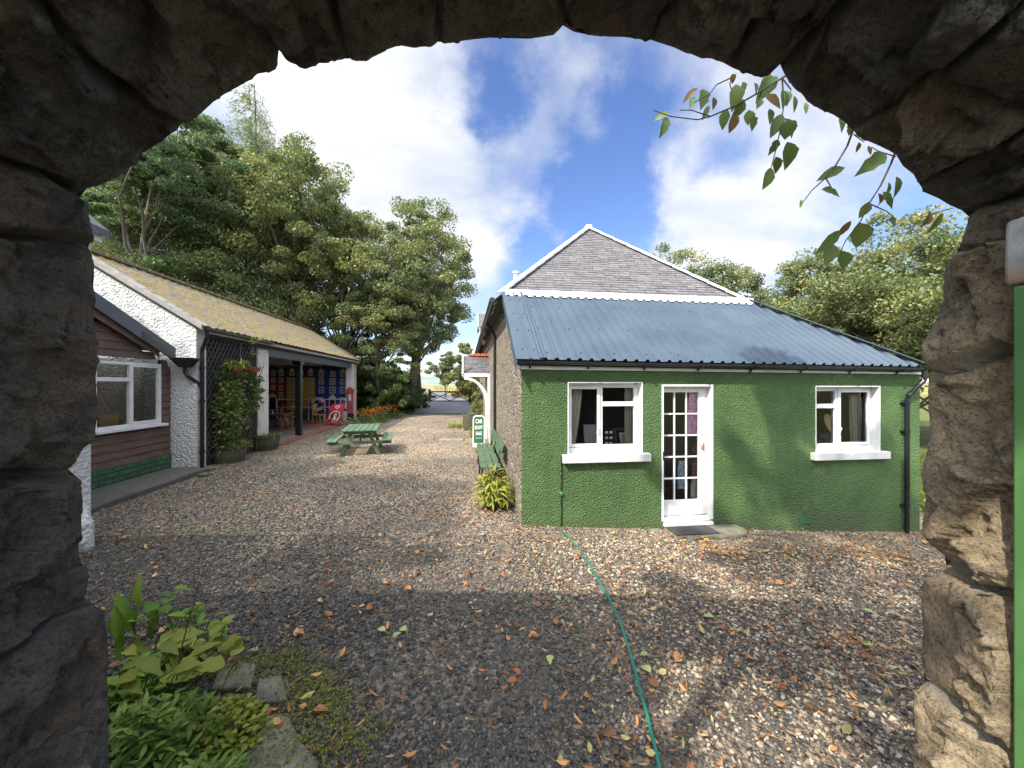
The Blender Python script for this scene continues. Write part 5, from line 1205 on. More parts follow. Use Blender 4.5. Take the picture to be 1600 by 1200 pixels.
    c = Vector((-8.45, 19.0, .066)); m = MB(); m.lathe([(.26, 0), (.32, .12), (.3, .3), (.2, .42), (.07, .48), (.1, .55)], c, 16); tag(m.build('sack', m_conc('hessian', (.22, .19, .14), (.34, .3, .22)), smooth=True), 'bulging pale sack on the shed floor beside the table', 'sack')
    m = MB(); c = Vector((-8.2, 17.5, .79)); m.lathe([(.03, 0), (.035, .06), (.02, .08), (.02, .12)], c, 10); tag(m.build('jar', M['white_old']), 'small white jar on the dark trestle table', 'jar')
shed_things()
# ------------------------------------------------------------------ brown boarded workshop in front of the shed
def workshop():
    WX = -6.9; ya = 5.9; yb = GY-.02
    s = thing('workshop', 'low brown boarded workshop with a white window and green brick base', 'building', (WX-1, 8, 0))
    lo = atX(276, 556, WX+.16); lo.y = GY-.2; v0 = Vector((WX+.16, GY-.16, atX(273, 545, WX+.16).z)); v1 = atX(157, 466, WX+.16); sl = (v1.z-v0.z)/(v0.y-v1.y); ry = 6.2; rzz = v0.z+sl*(v0.y-ry)
    zb0 = .42
    win0, win1 = 8.02, atX(250, 600, WX).y; wz1 = atX(250, 569, WX).z; wz0 = atX(250, 661, WX).z
    def top(y): return v0.z+sl*(v0.y-y)-.26
    m = MB(); z = zb0; bh = .155
    # feather-edge boards; split round the window
    while z < 4.2:
        z2 = z+bh
        for (p, q) in ((ry-2.0, win0-.0), (win1, yb)) if (z2 > wz0 and z < wz1) else ((ry-2, yb),):
            qq = min(q, v0.y-(z2+.26-v0.z)/sl) if z2 > top(yb) else q
            pp = max(p, ry-(rzz-.26-z2)/sl) if True and z2 < rzz else p
            pp = p
            if qq-pp > .05: m.rv = random.random(); m.hexa([(WX-.05, pp, z), (WX+.022, pp, z), (WX+.022, qq, z), (WX-.05, qq, z)], [(WX-.05, pp, z2+.01), (WX-.004, pp, z2+.01), (WX-.004, qq, z2+.01), (WX-.05, qq, z2+.01)])
        z = z2
    m.build('cladding', M['brown_clad'], s)
    k = MB(); k.box(WX-.12, WX-.051, ry-2, win0, zb0, 2.6); k.box(WX-3.5, WX-3.4, ry-2, yb, 0, 3); k.box(WX-3.4, WX-.13, ry-2, ry-1.9, 0, 3); k.build('inner_wall', M['dark_in'], s)
    b = MB(); b.box(WX-.1, WX+.03, ry-2, yb, -.2, zb0-.003); b.build('brick_base', M['green_brick'], s)
    # window
    wn = MB(); Y0, Y1, Z0, Z1 = win0, win1, wz0, wz1; f = .06; X = WX+.03
    wn.box(X-.09, X, Y0, Y0+f, Z0, Z1); wn.box(X-.09, X, Y1-f, Y1, Z0, Z1); wn.box(X-.09, X, Y0+f, Y1-f, Z1-f, Z1); wn.box(X-.09, X, Y0+f, Y1-f, Z0, Z0+f)
    cy = atX(205, 600, X).y; wn.box(X-.08, X+.01, cy-.045, cy+.045, Z0+f, Z1-f); tz = Z1-.36; wn.box(X-.08, X+.006, Y0+f, cy-.045, tz-.04, tz+.04); wn.box(X-.05, X+.012, Y1-f-.04, Y1-f, Z0+f, Z1-f); wn.box(X-.05, X+.012, cy+.045, Y1-f-.04, Z1-f-.035, Z1-f); wn.box(X-.05, X+.012, cy+.045, Y1-f-.04, Z0+f, Z0+f+.035)
    w = wn.build('window', M['white'], s, bevel=.005)
    g = MB(); g.quad((X-.045, Y0+f, Z0+f), (X-.045, Y1-f, Z0+f), (X-.045, Y1-f, Z1-f), (X-.045, Y0+f, Z1-f)); g.build('pane', M['glass'], w)
    g = MB(); g.box(X-.05, X+.09, Y0-.05, Y1+.09, Z0-.06, Z0-.003); g.build('sill', M['white'], w, bevel=.006)
    # roof, verge board
    r = MB(); xs = WX+.2
    r.hexa([(WX-4, v0.y+.02, v0.z-.05), (xs-.01, v0.y+.02, v0.z-.05), (xs-.01, ry, rzz-.05), (WX-4, ry, rzz-.05)], [(WX-4, v0.y+.02, v0.z), (xs-.01, v0.y+.02, v0.z), (xs-.01, ry, rzz), (WX-4, ry, rzz)])
    r.hexa([(WX-4, ry, rzz-.05), (xs-.01, ry, rzz-.05), (xs-.01, ry-3, rzz-1.5), (WX-4, ry-3, rzz-1.5)], [(WX-4, ry, rzz), (xs-.01, ry, rzz), (xs-.01, ry-3, rzz-1.45), (WX-4, ry-3, rzz-1.45)])
    r.build('roof', M['steel'], s)
    v = MB(); v.prism([Vector((xs, v0.y+.03, v0.z-.30)), Vector((xs, v0.y+.03, v0.z+.015)), Vector((xs, ry, rzz+.02)), Vector((xs, ry, rzz-.24))], (-.03, 0, 0)); v.build('verge_board', M['greybit'], s)
    v = MB(); v.prism([Vector((xs+.012, v0.y-.05, v0.z-.26)), Vector((xs+.012, v0.y-.05, v0.z-.10)), Vector((xs+.012, v0.y-.9, v0.z-.10+sl*.85)), Vector((xs+.012, v0.y-.9, v0.z-.26+sl*.85))], (-.01, 0, 0)); v.build('verge_patch', m_paint('dark_grey_sheet', (.06, .07, .078), .5), s)
    v = MB(); v.prism([Vector((WX+.13, v0.y-.35, v0.z-.22)), Vector((WX+.13, v0.y-.35, v0.z-.06)), Vector((WX+.13, ry, rzz-.2)), Vector((WX+.13, ry, rzz-.42))], (-.02, 0, 0)); v.build('barge_board', M['brown_clad'], s)
    # things on the window board inside
    a = MB(); c = Vector((WX-.5, 8.9, wz0+.0)); a.box(WX-.9, WX-.13, ry-1.8, yb-.1, wz0-.1, wz0-.03); a.build('work_bench', M['brown_wood'], s)
    a = MB(); a.box(WX-.65, WX-.3, 8.5, 8.95, wz0-.025, wz0+.24); tag(a.build('crate', M['pine'], None, bevel=.01), 'pale wooden crate behind the workshop window', 'crate')
    a = MB(); a.box(WX-.6, WX-.3, 9.1, 9.45, wz0-.025, wz0+.14); tag(a.build('crate', M['pine'], None, bevel=.01), 'low wooden box behind the right pane of the workshop window', 'crate')
    a = MB(); a.tube([(WX-.4, 8.98, wz0-.02), (WX-.75, 8.8, wz0+1.1)], .02, 6); tag(a.build('pole', M['pine'], None), 'pale pole leaning inside the workshop window', 'pole')
    p = MB(); p.prism([(WX+.035, 4.6, -.2), (FX+.55, 5.0, -.2), (FX+.36, GY-.25, -.2), (FX+.05, GY-.06, -.2), (WX+.035, GY-.06, -.2)], (0, 0, .30)); tag(p.build('path', M['slab'], None, bevel=.02), kind='structure')
workshop()
def white_house():
    # whitewashed house whose corner shows past the left jamb
    Y0 = 5.55; x = atY(150, 800, Y0).x; xt = x-.03
    s = thing('white_house', 'whitewashed house corner just visible past the left jamb', 'house', (x-1.5, Y0, 0))
    zt = atY(146, 350, Y0).z
    x2 = atY(142, 800, Y0).x
    w = MB(); w.prism([(x-3.4, Y0-1.2, -.3), (x2, Y0-1.2, -.3), (x2, Y0-1.2, zt-.1), (x-1.7, Y0-1.2, zt+1.3), (x-3.4, Y0-1.2, zt-.1)], (0, 1.2, 0)); w.ball((x-.10, Y0-.2, .12), .22, .2, .5, 12, 8, .25); w.build('wall', M['white_render'], s)
    r = MB(); r.beam((x+.02, Y0-1.35, zt-.12), (x+.02, Y0+.03, zt-.12), .05, .22); r.build('bargeboard', M['white'], s)
    r = MB(); r.prism([(x+.1, Y0-1.35, zt-.16), (x-1.7, Y0-1.35, zt+1.4), (x-3.5, Y0-1.35, zt-.16), (x-3.5, Y0-1.35, zt-.06), (x-1.7, Y0-1.35, zt+1.5), (x+.1, Y0-1.35, zt-.06)], (0, 1.42, 0)); r.build('roof', M['slate'], s)
white_house()

# ------------------------------------------------------------------ picnic table
def picnic():
    t = thing('picnic_table', 'green wooden picnic table with two fixed benches on the gravel', 'picnic table', (0, 0, 0)); L = 1.85
    for i in range(6): m = MB(); x = -.40+i*.16; m.box(x-.072, x+.072, -L/2, L/2, .72, .755); m.build('top_board', M['pic_top'], t, bevel=.006)
    for sx in (-1, 1):
        for j in range(2): m = MB(); x = sx*(.66+.145*j); m.box(x-.066, x+.066, -L/2, L/2, .43, .465); m.build('bench_board', M['pic_top'], t, bevel=.006)
    for sy in (-1, 1):
        y = sy*(L/2-.28)
        for sx in (-1, 1): m = MB(); m.beam((sx*.52, y, -.02), (sx*.22, y, .718), .05, .10, (1, 0, .3)); m.build('leg', M['pic_leg'], t, bevel=.005)
        m = MB(); m.box(-.86, .86, y-sy*.0-.075 if sy < 0 else y+.028, y-.028 if sy < 0 else y+.075, .33, .427); m.build('cross_rail', M['pic_leg'], t, bevel=.005)
        m = MB(); m.box(-.44, .44, y-sy*.0-.07 if sy < 0 else y+.028, y-.028 if sy < 0 else y+.07, .63, .717); m.build('top_batten', M['pic_leg'], t, bevel=.005)
    m = MB(); m.beam((0, -L/2+.3, .34), (0, -.12, .70), .045, .07); m.beam((0, L/2-.3, .34), (0, .12, .70), .045, .07); m.build('brace', M['pic_leg'], t)
    c = (atZ(523, 711, 0)+atZ(601, 712, 0)+atZ(548, 702, 0)*0)/2; d = Vector((-.13, .99, 0))
    t.location = (c.x+d.x*.62, c.y+d.y*.62, -.0); t.rotation_euler = (0, 0, R_(9))
M['pic_top'] = m_paint('pale_green_worn_paint', (.08, .135, .082), .6, .25, .4, .2); M['pic_leg'] = m_paint('faded_green_paint', (.10, .145, .075), .65, .2, .35, .2)
picnic()
# ------------------------------------------------------------------ field gate, fence posts
def field_gate():
    a = atZ(673, 629, 0); b = atZ(733, 629, 0); g = thing('field_gate', 'dark timber field gate with crossed braces closing the drive', 'gate', tuple((a+b)/2))
    d = (b-a); L = d.length; d.normalize(); 
    def Pq(t, z): return a+d*(L*t)+Vector((0, 0, z+.05))
    m = MB()
    for z in (.12, 1.15): m.beam(Pq(0, z), Pq(1, z), .10, .12)
    for z in (.7,): m.beam(Pq(0, z), Pq(1, z), .06, .06)
    for q in (0, 1): m.beam(Pq(q, 0), Pq(q, 1.2), .12, .1)
    for q0, q1 in ((0, .5), (.5, 1)): m.beam(Pq(q0, .16), Pq(q1, 1.1), .08, .08); m.beam(Pq(q0, 1.1), Pq(q1, .16), .08, .08)
    m.build('bars', M['dark_wood'], g)
    for q in (-.03, 1.04): m = MB(); m.beam(Pq(q, -.3), Pq(q, 1.45), .22, .2); m.build('gate_post', M['dark_wood'], g)
field_gate()
def fence(p0, p1, n, lab):
    f = thing('post_fence', lab, 'fence', p0); m0 = None
    for i in range(n):
        x = p0[0]+(p1[0]-p0[0])*i/(n-1); y = p0[1]+(p1[1]-p0[1])*i/(n-1); m = MB(); z = float(gz(x, y)); m.tube([(x, y, z-.1), (x, y, z+1.25)], .07, 6); m.build('post', M['pole'], f)
    for h in (.55, 1.1): m = MB(); m.tube([(p0[0], p0[1], float(gz(p0[0], p0[1]))+h), (p1[0], p1[1], float(gz(p1[0], p1[1]))+h)], .012, 4); m.build('wire', M['gutter'], f)
fence((.6, 53, 0), (-9.5, 120, 0), 14, 'wire fence on timber posts beside the far road'); fence((2, 52, 0), (40, 70, 0), 9, 'wire fence on timber posts along the far field')
m = MB(); p = atZ(705, 688, 0); m.box(p.x-.45, p.x+.45, p.y-.25, p.y+.2, -.05, .05); tag(m.build('stone_slab', M['concrete'], bevel=.02), 'pale stone slab lying in the gravel before the porch', 'slab')
# ------------------------------------------------------------------ foliage machinery
def leaf_quads(cent, rad, per, size, flat=.65, up=.5, rs=None, narrow=.6, hang=0):
    """cent (n,3), rad (n,), per leaves each -> diamond leaves; returns V,F,rnd"""
    n = len(cent); N = n*per; g = rs.normal(0, 1, (N, 3)); g /= np.maximum(1, np.linalg.norm(g, axis=1)/1.9)[:, None]
    c = np.repeat(cent, per, 0)+g*np.repeat(rad, per)[:, None]*np.array([.62, .62, .62*flat])
    d = rs.normal(0, 1, (N, 3)); d[:, 2] -= hang; d /= np.linalg.norm(d, axis=1)[:, None]
    nm = rs.normal(0, 1, (N, 3)); nm[:, 2] += up*2; s = np.cross(d, nm); s /= np.linalg.norm(s, axis=1)[:, None]
    L = size*rs.uniform(.6, 1.35, N)[:, None]; W = L*narrow
    V = np.stack([c-d*L*.5, c+s*W*.5, c+d*L*.5, c-s*W*.5], 1).reshape(-1, 3)
    F = np.arange(N*4).reshape(-1, 4)
    cl = np.repeat(rs.random(n), per); r = np.clip(.55*cl+.45*rs.random(N), 0, 1)
    return V, F, np.repeat(r, 4)
def limb(mb, p, q, r0, r1, rs, bend=.12, n=6):
    p = np.array(p, float); q = np.array(q, float); L = np.linalg.norm(q-p); k = 6; pts = []
    b = rs.normal(0, bend*L, 3); b[2] = abs(b[2])*.7
    for i in range(k+1): t = i/k; pts.append(tuple(p+(q-p)*t+b*4*t*(1-t)*.5+rs.normal(0, .012*L, 3)*(0 < i < k)))
    mb.tube(pts, [r0+(r1-r0)*(i/k)**.8 for i in range(k+1)], n, caps=False); return pts
def broadleaf(name, H, R, base, leaf, nc, per, size, seed, trunk_r=.22, lean=(0, 0), bark='pole', gap=.3, shape=1.0, label=None, cat='tree', loc=(0, 0, 0), group=None, nlimb=14, flat=.6, rz=0):
    rs = np.random.default_rng(seed); root = thing(name, label, cat, (0, 0, 0), group)
    cz = (H+base)/2; hz = (H-base)/2; C = []
    sd_ = rs.uniform(0, 50)
    while len(C) < nc:
        d = rs.normal(0, 1, 3); d /= np.linalg.norm(d); r = rs.random()**.38
        t = d*r; rr = R*(1-.28*max(0, t[2])*shape); p = np.array([t[0]*rr+lean[0]*(t[2]+1), t[1]*rr+lean[1]*(t[2]+1), cz+t[2]*hz])
        bul = 1+.30*mnoise.noise(Vector((d[0]*1.8+sd_, d[1]*1.8, d[2]*1.8))); p[:2] *= bul; p[2] = cz+(p[2]-cz)*(.9+.25*(bul-1))
        if mnoise.noise(Vector(p*(2.6/R))+Vector((sd_, 0, 0)))+.25 < gap-.12: continue
        C.append(p)
    C = np.array(C); rad = R*rs.uniform(.07, .18, nc)
    V, F, r = leaf_quads(C, rad, per, size, flat, .55, rs)
    m = MB(); top = np.array([lean[0]*1.2, lean[1]*1.2, base+(H-base)*.72]); pts = limb(m, (0, 0, -.3), top, trunk_r, trunk_r*.25, rs, .04, 9)
    pts = np.array(pts)
    order = rs.permutation(nc)[:nlimb*3]
    hubs = []
    for k, i in enumerate(order):
        e = C[i]
        if k < nlimb:
            zz = base*.75+(e[2]-base)*rs.uniform(.25, .6); j = np.argmin(abs(pts[:, 2]-zz)); st = pts[min(j, len(pts)-2)]; h = limb(m, st, e, trunk_r*.36, trunk_r*.05, rs, .14, 6); hubs += h[2:5]
        else:
            hb = np.array(hubs); j = np.argmin(np.linalg.norm(hb-e, axis=1)+rs.random(len(hb))*.4); limb(m, hb[j], e, trunk_r*.13, trunk_r*.03, rs, .1, 4)
    m.build('trunk', M[bark], root, smooth=True)
    np_mesh('crown', V, F, M[leaf], rnd=r, parent=root)
    root.location = loc; root.rotation_euler = (0, 0, rz); return root
def conifer(name, H, R, base, leaf, seed, label, loc, group=None, droop=.35, whorl=26, per=7, dens=120, size=.22, trunk_r=.2, tuft=.18):
    rs = np.random.default_rng(seed); root = thing(name, label, 'tree', (0, 0, 0), group); m = MB(); limb(m, (0, 0, -.3), (rs.normal(0, .15), rs.normal(0, .15), H), trunk_r, .02, rs, .01, 9)
    C = []; D = []
    for w in range(whorl):
        t = w/(whorl-1); z = base+(H*.985-base)*t; L = R*(1-t)**.55*rs.uniform(.75, 1.15)+.15
        for k in range(per if t < .8 else 4):
            a = rs.uniform(0, 6.283); pts = []
            for i in range(7):
                u = i/6; pts.append((math.cos(a)*L*u, math.sin(a)*L*u, z+.12*L*math.sin(u*2.2)-droop*L*u*u+rs.normal(0, .02)*L))
            m.tube(pts, [max(.006, .028*(1-t)*(1-u/6)+.006) for u in range(7)], 4, caps=False)
            P = np.array(pts); nn = max(3, int(dens*L/R))
            u = rs.random(nn)**.7*6; i0 = np.minimum(u.astype(int), 5); f = u-i0; q = P[i0]*(1-f)[:, None]+P[i0+1]*f[:, None]
            side = rs.normal(0, .16*L, (nn, 3))*np.array([1, 1, .25])*((u/6)**.5)[:, None]; C.append(q+side-np.array([0, 0, 1])*abs(rs.normal(0, tuft, nn))[:, None]); D.append(np.tile([math.cos(a)*.5, math.sin(a)*.5, -.6], (nn, 1)))
    C = np.concatenate(C); D = np.concatenate(D)+rs.normal(0, .45, C.shape); D /= np.linalg.norm(D, axis=1)[:, None]; N = len(C)
    s = np.cross(D, rs.normal(0, 1, C.shape)); s /= np.linalg.norm(s, axis=1)[:, None]; L = size*rs.uniform(.6, 1.5, N)[:, None]; W = L*.17
    V = np.stack([C-D*L*.5, C+s*W*.5, C+D*L*.5, C-s*W*.5], 1).reshape(-1, 3); F = np.arange(N*4).reshape(-1, 4)
    m.build('trunk', M['pole'], root, smooth=True); np_mesh('crown', V, F, M[leaf], rnd=np.repeat(rs.random(N), 4), parent=root)
    root.location = loc; return root
def ground_at(px, d): 
    v = RT*((px-800)/FPX*d)+FW*d; return Vector((v.x, v.y, float(gz(v.x, v.y))-.05))
def place(o, px, d, sc_=1, rz=0, lab=None): o.location = ground_at(px, d); o.scale = (sc_, sc_, sc_); o.rotation_euler = (0, 0, rz); 
def Hfor(px, py, d): return CZ+(600-py)/FPX*d-ground_at(px, d).z
def dup(o, lab, px, d, top_py=None, rz=0, group=None, H0=None, sxy=None):
    c = copy_tree(o); c['label'] = lab
    if group: c['group'] = group
    s = 1 if top_py is None else Hfor(px, top_py, d)/H0
    place(c, px, d, s, rz)
    if sxy: c.scale = (s*sxy, s*sxy, s)
    return c
GL = 'trees of the wood behind the cart shed'
# left wood
a1 = broadleaf('broadleaf_tree', 15, 4.3, 3.4, 'leaf_oak', 250, 250, .15, 11, .34, (.3, 0), label='big spreading broadleaf tree at the right end of the wood', gap=.34, nlimb=18, group=GL)
place(a1, 640, 27, Hfor(640, 292, 27)/15)
a2 = broadleaf('broadleaf_tree', 14, 3.6, 2.6, 'leaf_ash', 200, 230, .145, 12, .24, (-.2, .2), label='yellowing broadleaf tree just behind the end of the cart shed roof', gap=.36, nlimb=18, group=GL)
place(a2, 548, 25, Hfor(548, 292, 25)/14, 1.0)
dup(a1, 'dark broadleaf tree behind the middle of the cart shed roof', 480, 29, 208, 2.2, GL, 15, .95)
dup(a1, 'broadleaf tree overhanging the far drive from the left', 655, 36, 360, 4.0, GL, 15, .85)
dup(a2, 'pale broadleaf tree between the tall larch and the dark tree', 440, 23.5, 215, 3.6, GL, 14)
dup(a2, 'low broadleaf tree leaning beside the shed end', 600, 24.5, 420, .6, GL, 14, 1.25)
dup(a2, 'half hidden broadleaf tree deepest in the wood on the left', 300, 33, 190, 5.0, GL, 14)
dup(a2, 'slender broadleaf tree behind the leaning pines', 255, 27, 190, 2.0, GL, 14)
dup(a2, 'broadleaf tree at the far left edge of the wood', 150, 27, 230, 1.0, GL, 14)
dup(a2, 'broadleaf tree low in the dark wood behind the shed ridge', 350, 26, 300, 1.3, GL, 14, 1.2)
l1 = conifer('larch', 15, 3.0, 3.0, 'leaf_larch', 21, 'tall feathery larch rising above the cart shed', (0, 0, 0), GL, .35, 36, 9, 300, .15, .2, .20)
place(l1, 392, 24, Hfor(395, 126, 24)/15); l1.scale = (1.25, 1.25, l1.scale[2])
l2 = dup(l1, 'low branched larch drooping over the near shed ridge', 325, 21.5, 215, 2.0, GL, 15, 1.3)
dup(l1, 'larch drooping beside the left jamb behind the workshop', 215, 20, 240, 4.0, GL, 15, 1.25)
p1 = broadleaf('pine', 13, 3.2, 7.2, 'leaf_pine', 120, 230, .17, 31, .2, (1.0, 0), label='leaning scots pine with a bare trunk left of the larches', gap=.38, nlimb=10, flat=.38, group=GL)
place(p1, 208, 18.5, Hfor(260, 195, 18.5)/13)
dup(p1, 'second bare trunked pine right beside the leaning pine', 228, 20.5, 225, 2.4, GL, 13)
dup(p1, 'pine standing deeper in the wood behind the larch', 330, 24, 200, 4.4, GL, 13)
# understorey: shrubs one can tell apart
b1 = broadleaf('shrub', 2.6, 1.5, .1, 'leaf_dark', 90, 170, .11, 41, .05, label='dark glossy shrub left of the drive', cat='shrub', gap=.2, nlimb=8, group='shrubs along the drive')
place(b1, 606, 24, 1.0); b1.scale = (1, 1, 1.35)
GS = 'shrubs along the drive'
for (px, d, top, rz, sx, lab) in [(575, 23.5, 632, 1, .9, 'shrub behind the orange flowers'), (636, 27, 598, 2, 1.3, 'rounded shrub beyond the dark glossy one'), (646, 33, 605, 3, 1.3, 'low shrub at the left edge of the asphalt'), (620, 30, 585, 4, 1.1, 'tall shrub under the big broadleaf tree'), (590, 27, 560, 5, 1.2, 'tall dark shrub behind the cart shed end'),
                                  (656, 44, 612, 1.5, 1.3, 'shrub beside the left gate post'), (752, 40, 560, 2.5, .8, 'shrub at the right of the far gate')]:
    dup(b1, lab, px, d, top, rz, GS, 2.6, sx)
b2 = broadleaf('bank_bush', 5.0, 2.4, .3, 'leaf_dark', 120, 230, .11, 43, .08, label='dark bush on the bank farthest left by the jamb', cat='bush', gap=.3, nlimb=10, group='undergrowth bushes on the bank behind the shed')
GU = 'undergrowth bushes on the bank behind the shed'
for i, (px, d, top, sx) in enumerate([(180, 18, 365, 1.3), (245, 18, 395, 1.4), (300, 19.5, 400, 1.4), (350, 21, 425, 1.5), (400, 22, 440, 1.4), (440, 24, 450, 1.5), (500, 25, 480, 1.4), (540, 26, 500, 1.4), (140, 16, 340, 1.2), (460, 30, 420, 1.5), (380, 28, 380, 1.6), (280, 27, 350, 1.7), (220, 25, 330, 1.7), (330, 33, 330, 2), (520, 31, 430, 1.5), (150, 24, 300, 1.6)]):
    dup(b1, ['dark bush on the bank farthest left by the jamb', 'dark bush under the leaning pines', 'dark bush above the near shed ridge', 'dark bush beneath the drooping larch', 'dark bush left of the middle of the ridge', 'dark bush right of the middle of the ridge', 'dark bush above the open bay roof', 'dark bush by the far end of the ridge', 'dark bush touching the left jamb', 'dark bush deeper behind the open bay', 'dark bush deep behind the tall larch', 'dark bush deep behind the pines', 'dark bush deep behind the leaning pine', 'dark bush in the deepest part of the wood', 'dark bush behind the yellowing tree', 'dark bush deep in the wood beside the jamb'][i], px, d, top, i*1.1, GU, 5.0, min(sx, 1.25)) if i else (place(b2, px, d, Hfor(px, top, d)/5))
for o in [o for o in COL.objects if o.get('group') == GU and o.parent is None]:
    if o.location.y < 27: o.location.x = min(o.location.x, -11.9-2.75*o.scale[0]); o.location.z = float(gz(o.location.x, o.location.y))-.3
# right of the drive: bush beyond the porch, small trees in the field
c1 = broadleaf('garden_bush', 4.0, 1.5, .2, 'leaf_ash', 110, 170, .12, 51, .08, label='yellow green bush beyond the slate porch', cat='bush', gap=.25, nlimb=10)
place(c1, 744, 23.5, Hfor(744, 522, 23.5)/4, 0); 
c2 = dup(c1, 'leafy bush climbing beside the porch above the planter', 757, 18.5, 590, 2.0, None, 4.0, .7)
f1 = broadleaf('field_tree', 5, 2.0, 1.6, 'leaf_oak', 80, 130, .18, 61, .1, label='small pale tree standing in the field beyond the gate', gap=.35, nlimb=9)
place(f1, 697, 56, Hfor(697, 548, 56)/5)
# trees behind and right of the barn
GR = 'trees behind the barn'
r1 = broadleaf('field_maple', 11, 4.2, 1.2, 'leaf_ash', 230, 240, .135, 71, .22, (0, 0), label='large yellow green tree beyond the right end of the barn', gap=.36, nlimb=18, group=GR)
place(r1, 1400, 21, Hfor(1400, 312, 21)/11)
r2 = broadleaf('field_maple', 11, 3.8, 1.2, 'leaf_oak', 200, 230, .135, 72, .2, (0, 0), label='greener tree left of the large yellow green tree', gap=.38, nlimb=18, group=GR)
place(r2, 1275, 23.5, Hfor(1270, 372, 23.5)/11)
dup(r2, 'thin tree showing over the right hip of the slate roof', 1135, 27, 396, 2.0, GR, 11, 1.05); dup(r1, 'tree top showing behind the slate roof apex', 1025, 30, 370, 1.0, GR, 11, .9); dup(r2, 'low tree between the two tree tops behind the slate roof', 1085, 32, 412, 5.4, GR, 11); dup(r2, 'tree half hidden behind the steel roof', 1215, 30, 425, 4.0, GR, 11)
dup(r1, 'tree closest to the right jamb', 1500, 20, 345, 3.0, GR, 11); dup(r2, 'lower tree filling the gap beyond the steel roof', 1345, 27, 400, 5.0, GR, 11); dup(r2, 'tree behind the right jamb', 1600, 24, 330, 1.2, GR, 11)
# unseen trees about the archway, placed and shaped so their shade dapples the yard
s1 = broadleaf('shade_tree', 7.8, 1.9, 5.6, 'leaf_oak', 60, 90, .16, 81, .12, (1.3, .6), label='leaning tree behind the archway on the left with a small high crown', gap=.42, nlimb=8)
s1.location = (-2.0, -.4, 0)
s4 = broadleaf('shade_tree', 7.7, 1.7, 5.4, 'leaf_oak', 60, 100, .16, 82, .12, (-.9, 1.2), label='leaning tree right of the archway whose branches hang over the arch', gap=.36, nlimb=8)
s4.location = (2.5, -.2, 0)
s5 = broadleaf('garden_bush', 5.9, .7, 4.75, 'leaf_oak', 40, 110, .13, 83, .05, label='unseen small tree added close behind the archway to block sun', gap=.3, nlimb=6)  # added crown that trims the right side of the sun patch
s5.location = tuple(cf(-.95, -.95, 0))
s6 = broadleaf('garden_bush', 5.4, 1.25, 3.0, 'leaf_oak', 60, 140, .14, 84, .06, label='unseen bushy tree added behind the archway on the left to block sun', gap=.25, nlimb=6)  # added crown that cuts off sunlight left of the patch
s6.location = tuple(cf(-3.1, -1.0, 0))
s2 = dup(a1, 'dense broadleaf tree left of the archway beside the white house', 800, 5, None, 1.3, 'trees beside the archway'); s2.location = (-8.2, 1.6, 0); s2.scale = (.8, .8, .62)
s3 = dup(a1, 'dense broadleaf tree behind the workshop left of the yard', 800, 5, None, 2.3, 'trees beside the archway'); s3.location = (-11.5, 4.0, 0); s3.scale = (.8, .8, .7)
SHADE = s1
# ------------------------------------------------------------------ beds, pots, climbers
def clump(mb, c, n, L, W, rs, spread=.3, up=1.0, curl=.5, lobes=False, h0=0.0, h1=.0):
    for i in range(n):
        a = rs.uniform(0, 6.283); r = spread*rs.random()**.6; z = h0+(h1-h0)*rs.random()
        b = (c[0]+math.cos(a)*r, c[1]+math.sin(a)*r, c[2]+z); out = Vector((math.cos(a+rs.normal(0, .6)), math.sin(a+rs.normal(0, .6)), up*rs.uniform(.2, 1.1)))
        mb.rv = float(rs.random()); leaf_card(mb, b, out, (rs.normal(0, .3), rs.normal(0, .3), 1), L*rs.uniform(.6, 1.2), W*rs.uniform(.7, 1.2), curl*rs.uniform(.4, 1.4), lobes)
def climber():
    t = thing('climbing_plant', 'leafy climber with yellowing leaves covering the dark trellis', 'climber', (FX+.1, 11.2, 0)); rs = np.random.default_rng(5); m = MB(); C = []; R = []
    X = FX+.16
    for px, py, r, k in [(345, 590, .30, 3), (350, 615, .38, 4), (338, 640, .40, 4), (352, 655, .42, 5), (335, 672, .4, 4), (350, 690, .34, 4), (360, 630, .34, 4), (365, 655, .34, 3), (330, 620, .3, 3), (325, 655, .3, 3), (322, 690, .25, 3), (392, 600, .22, 3), (390, 620, .26, 3), (380, 640, .2, 2), (384, 590, .16, 2), (358, 575, .2, 2), (398, 612, .15, 2)]:
        for i in range(k*3): q = atX(px, py, X); C.append((X+rs.normal(0.06, .10), max(q.y+rs.normal(0, r*.6), GY+.62+.2*rs.random()), max(.45, q.z+rs.normal(0, r*.7)))); R.append(r*.55)
    V, F, r = leaf_quads(np.array(C), np.array(R), 22, .085, .9, .1, rs, .75, .6); np_mesh('foliage', V, F, M['leaf_climb'], rnd=r, parent=t, off=ROOT[t.name])
    for i in range(9): y = 10.6+.22*i; m.tube([(X-.06, y, 0), (X-.05, y+rs.normal(0, .2), 1), (X-.03, y+rs.normal(0, .25), 2), (X, y+rs.normal(0, .3), 2.6)], .012, 5)
    m.build('stems', M['twig'], t)
M['leaf_climb'] = m_leaf('climber_leaves', [(0, (.05, .085, .025)), (.5, (.11, .155, .045)), (.85, (.23, .25, .07)), (1, (.33, .30, .10))])
climber()
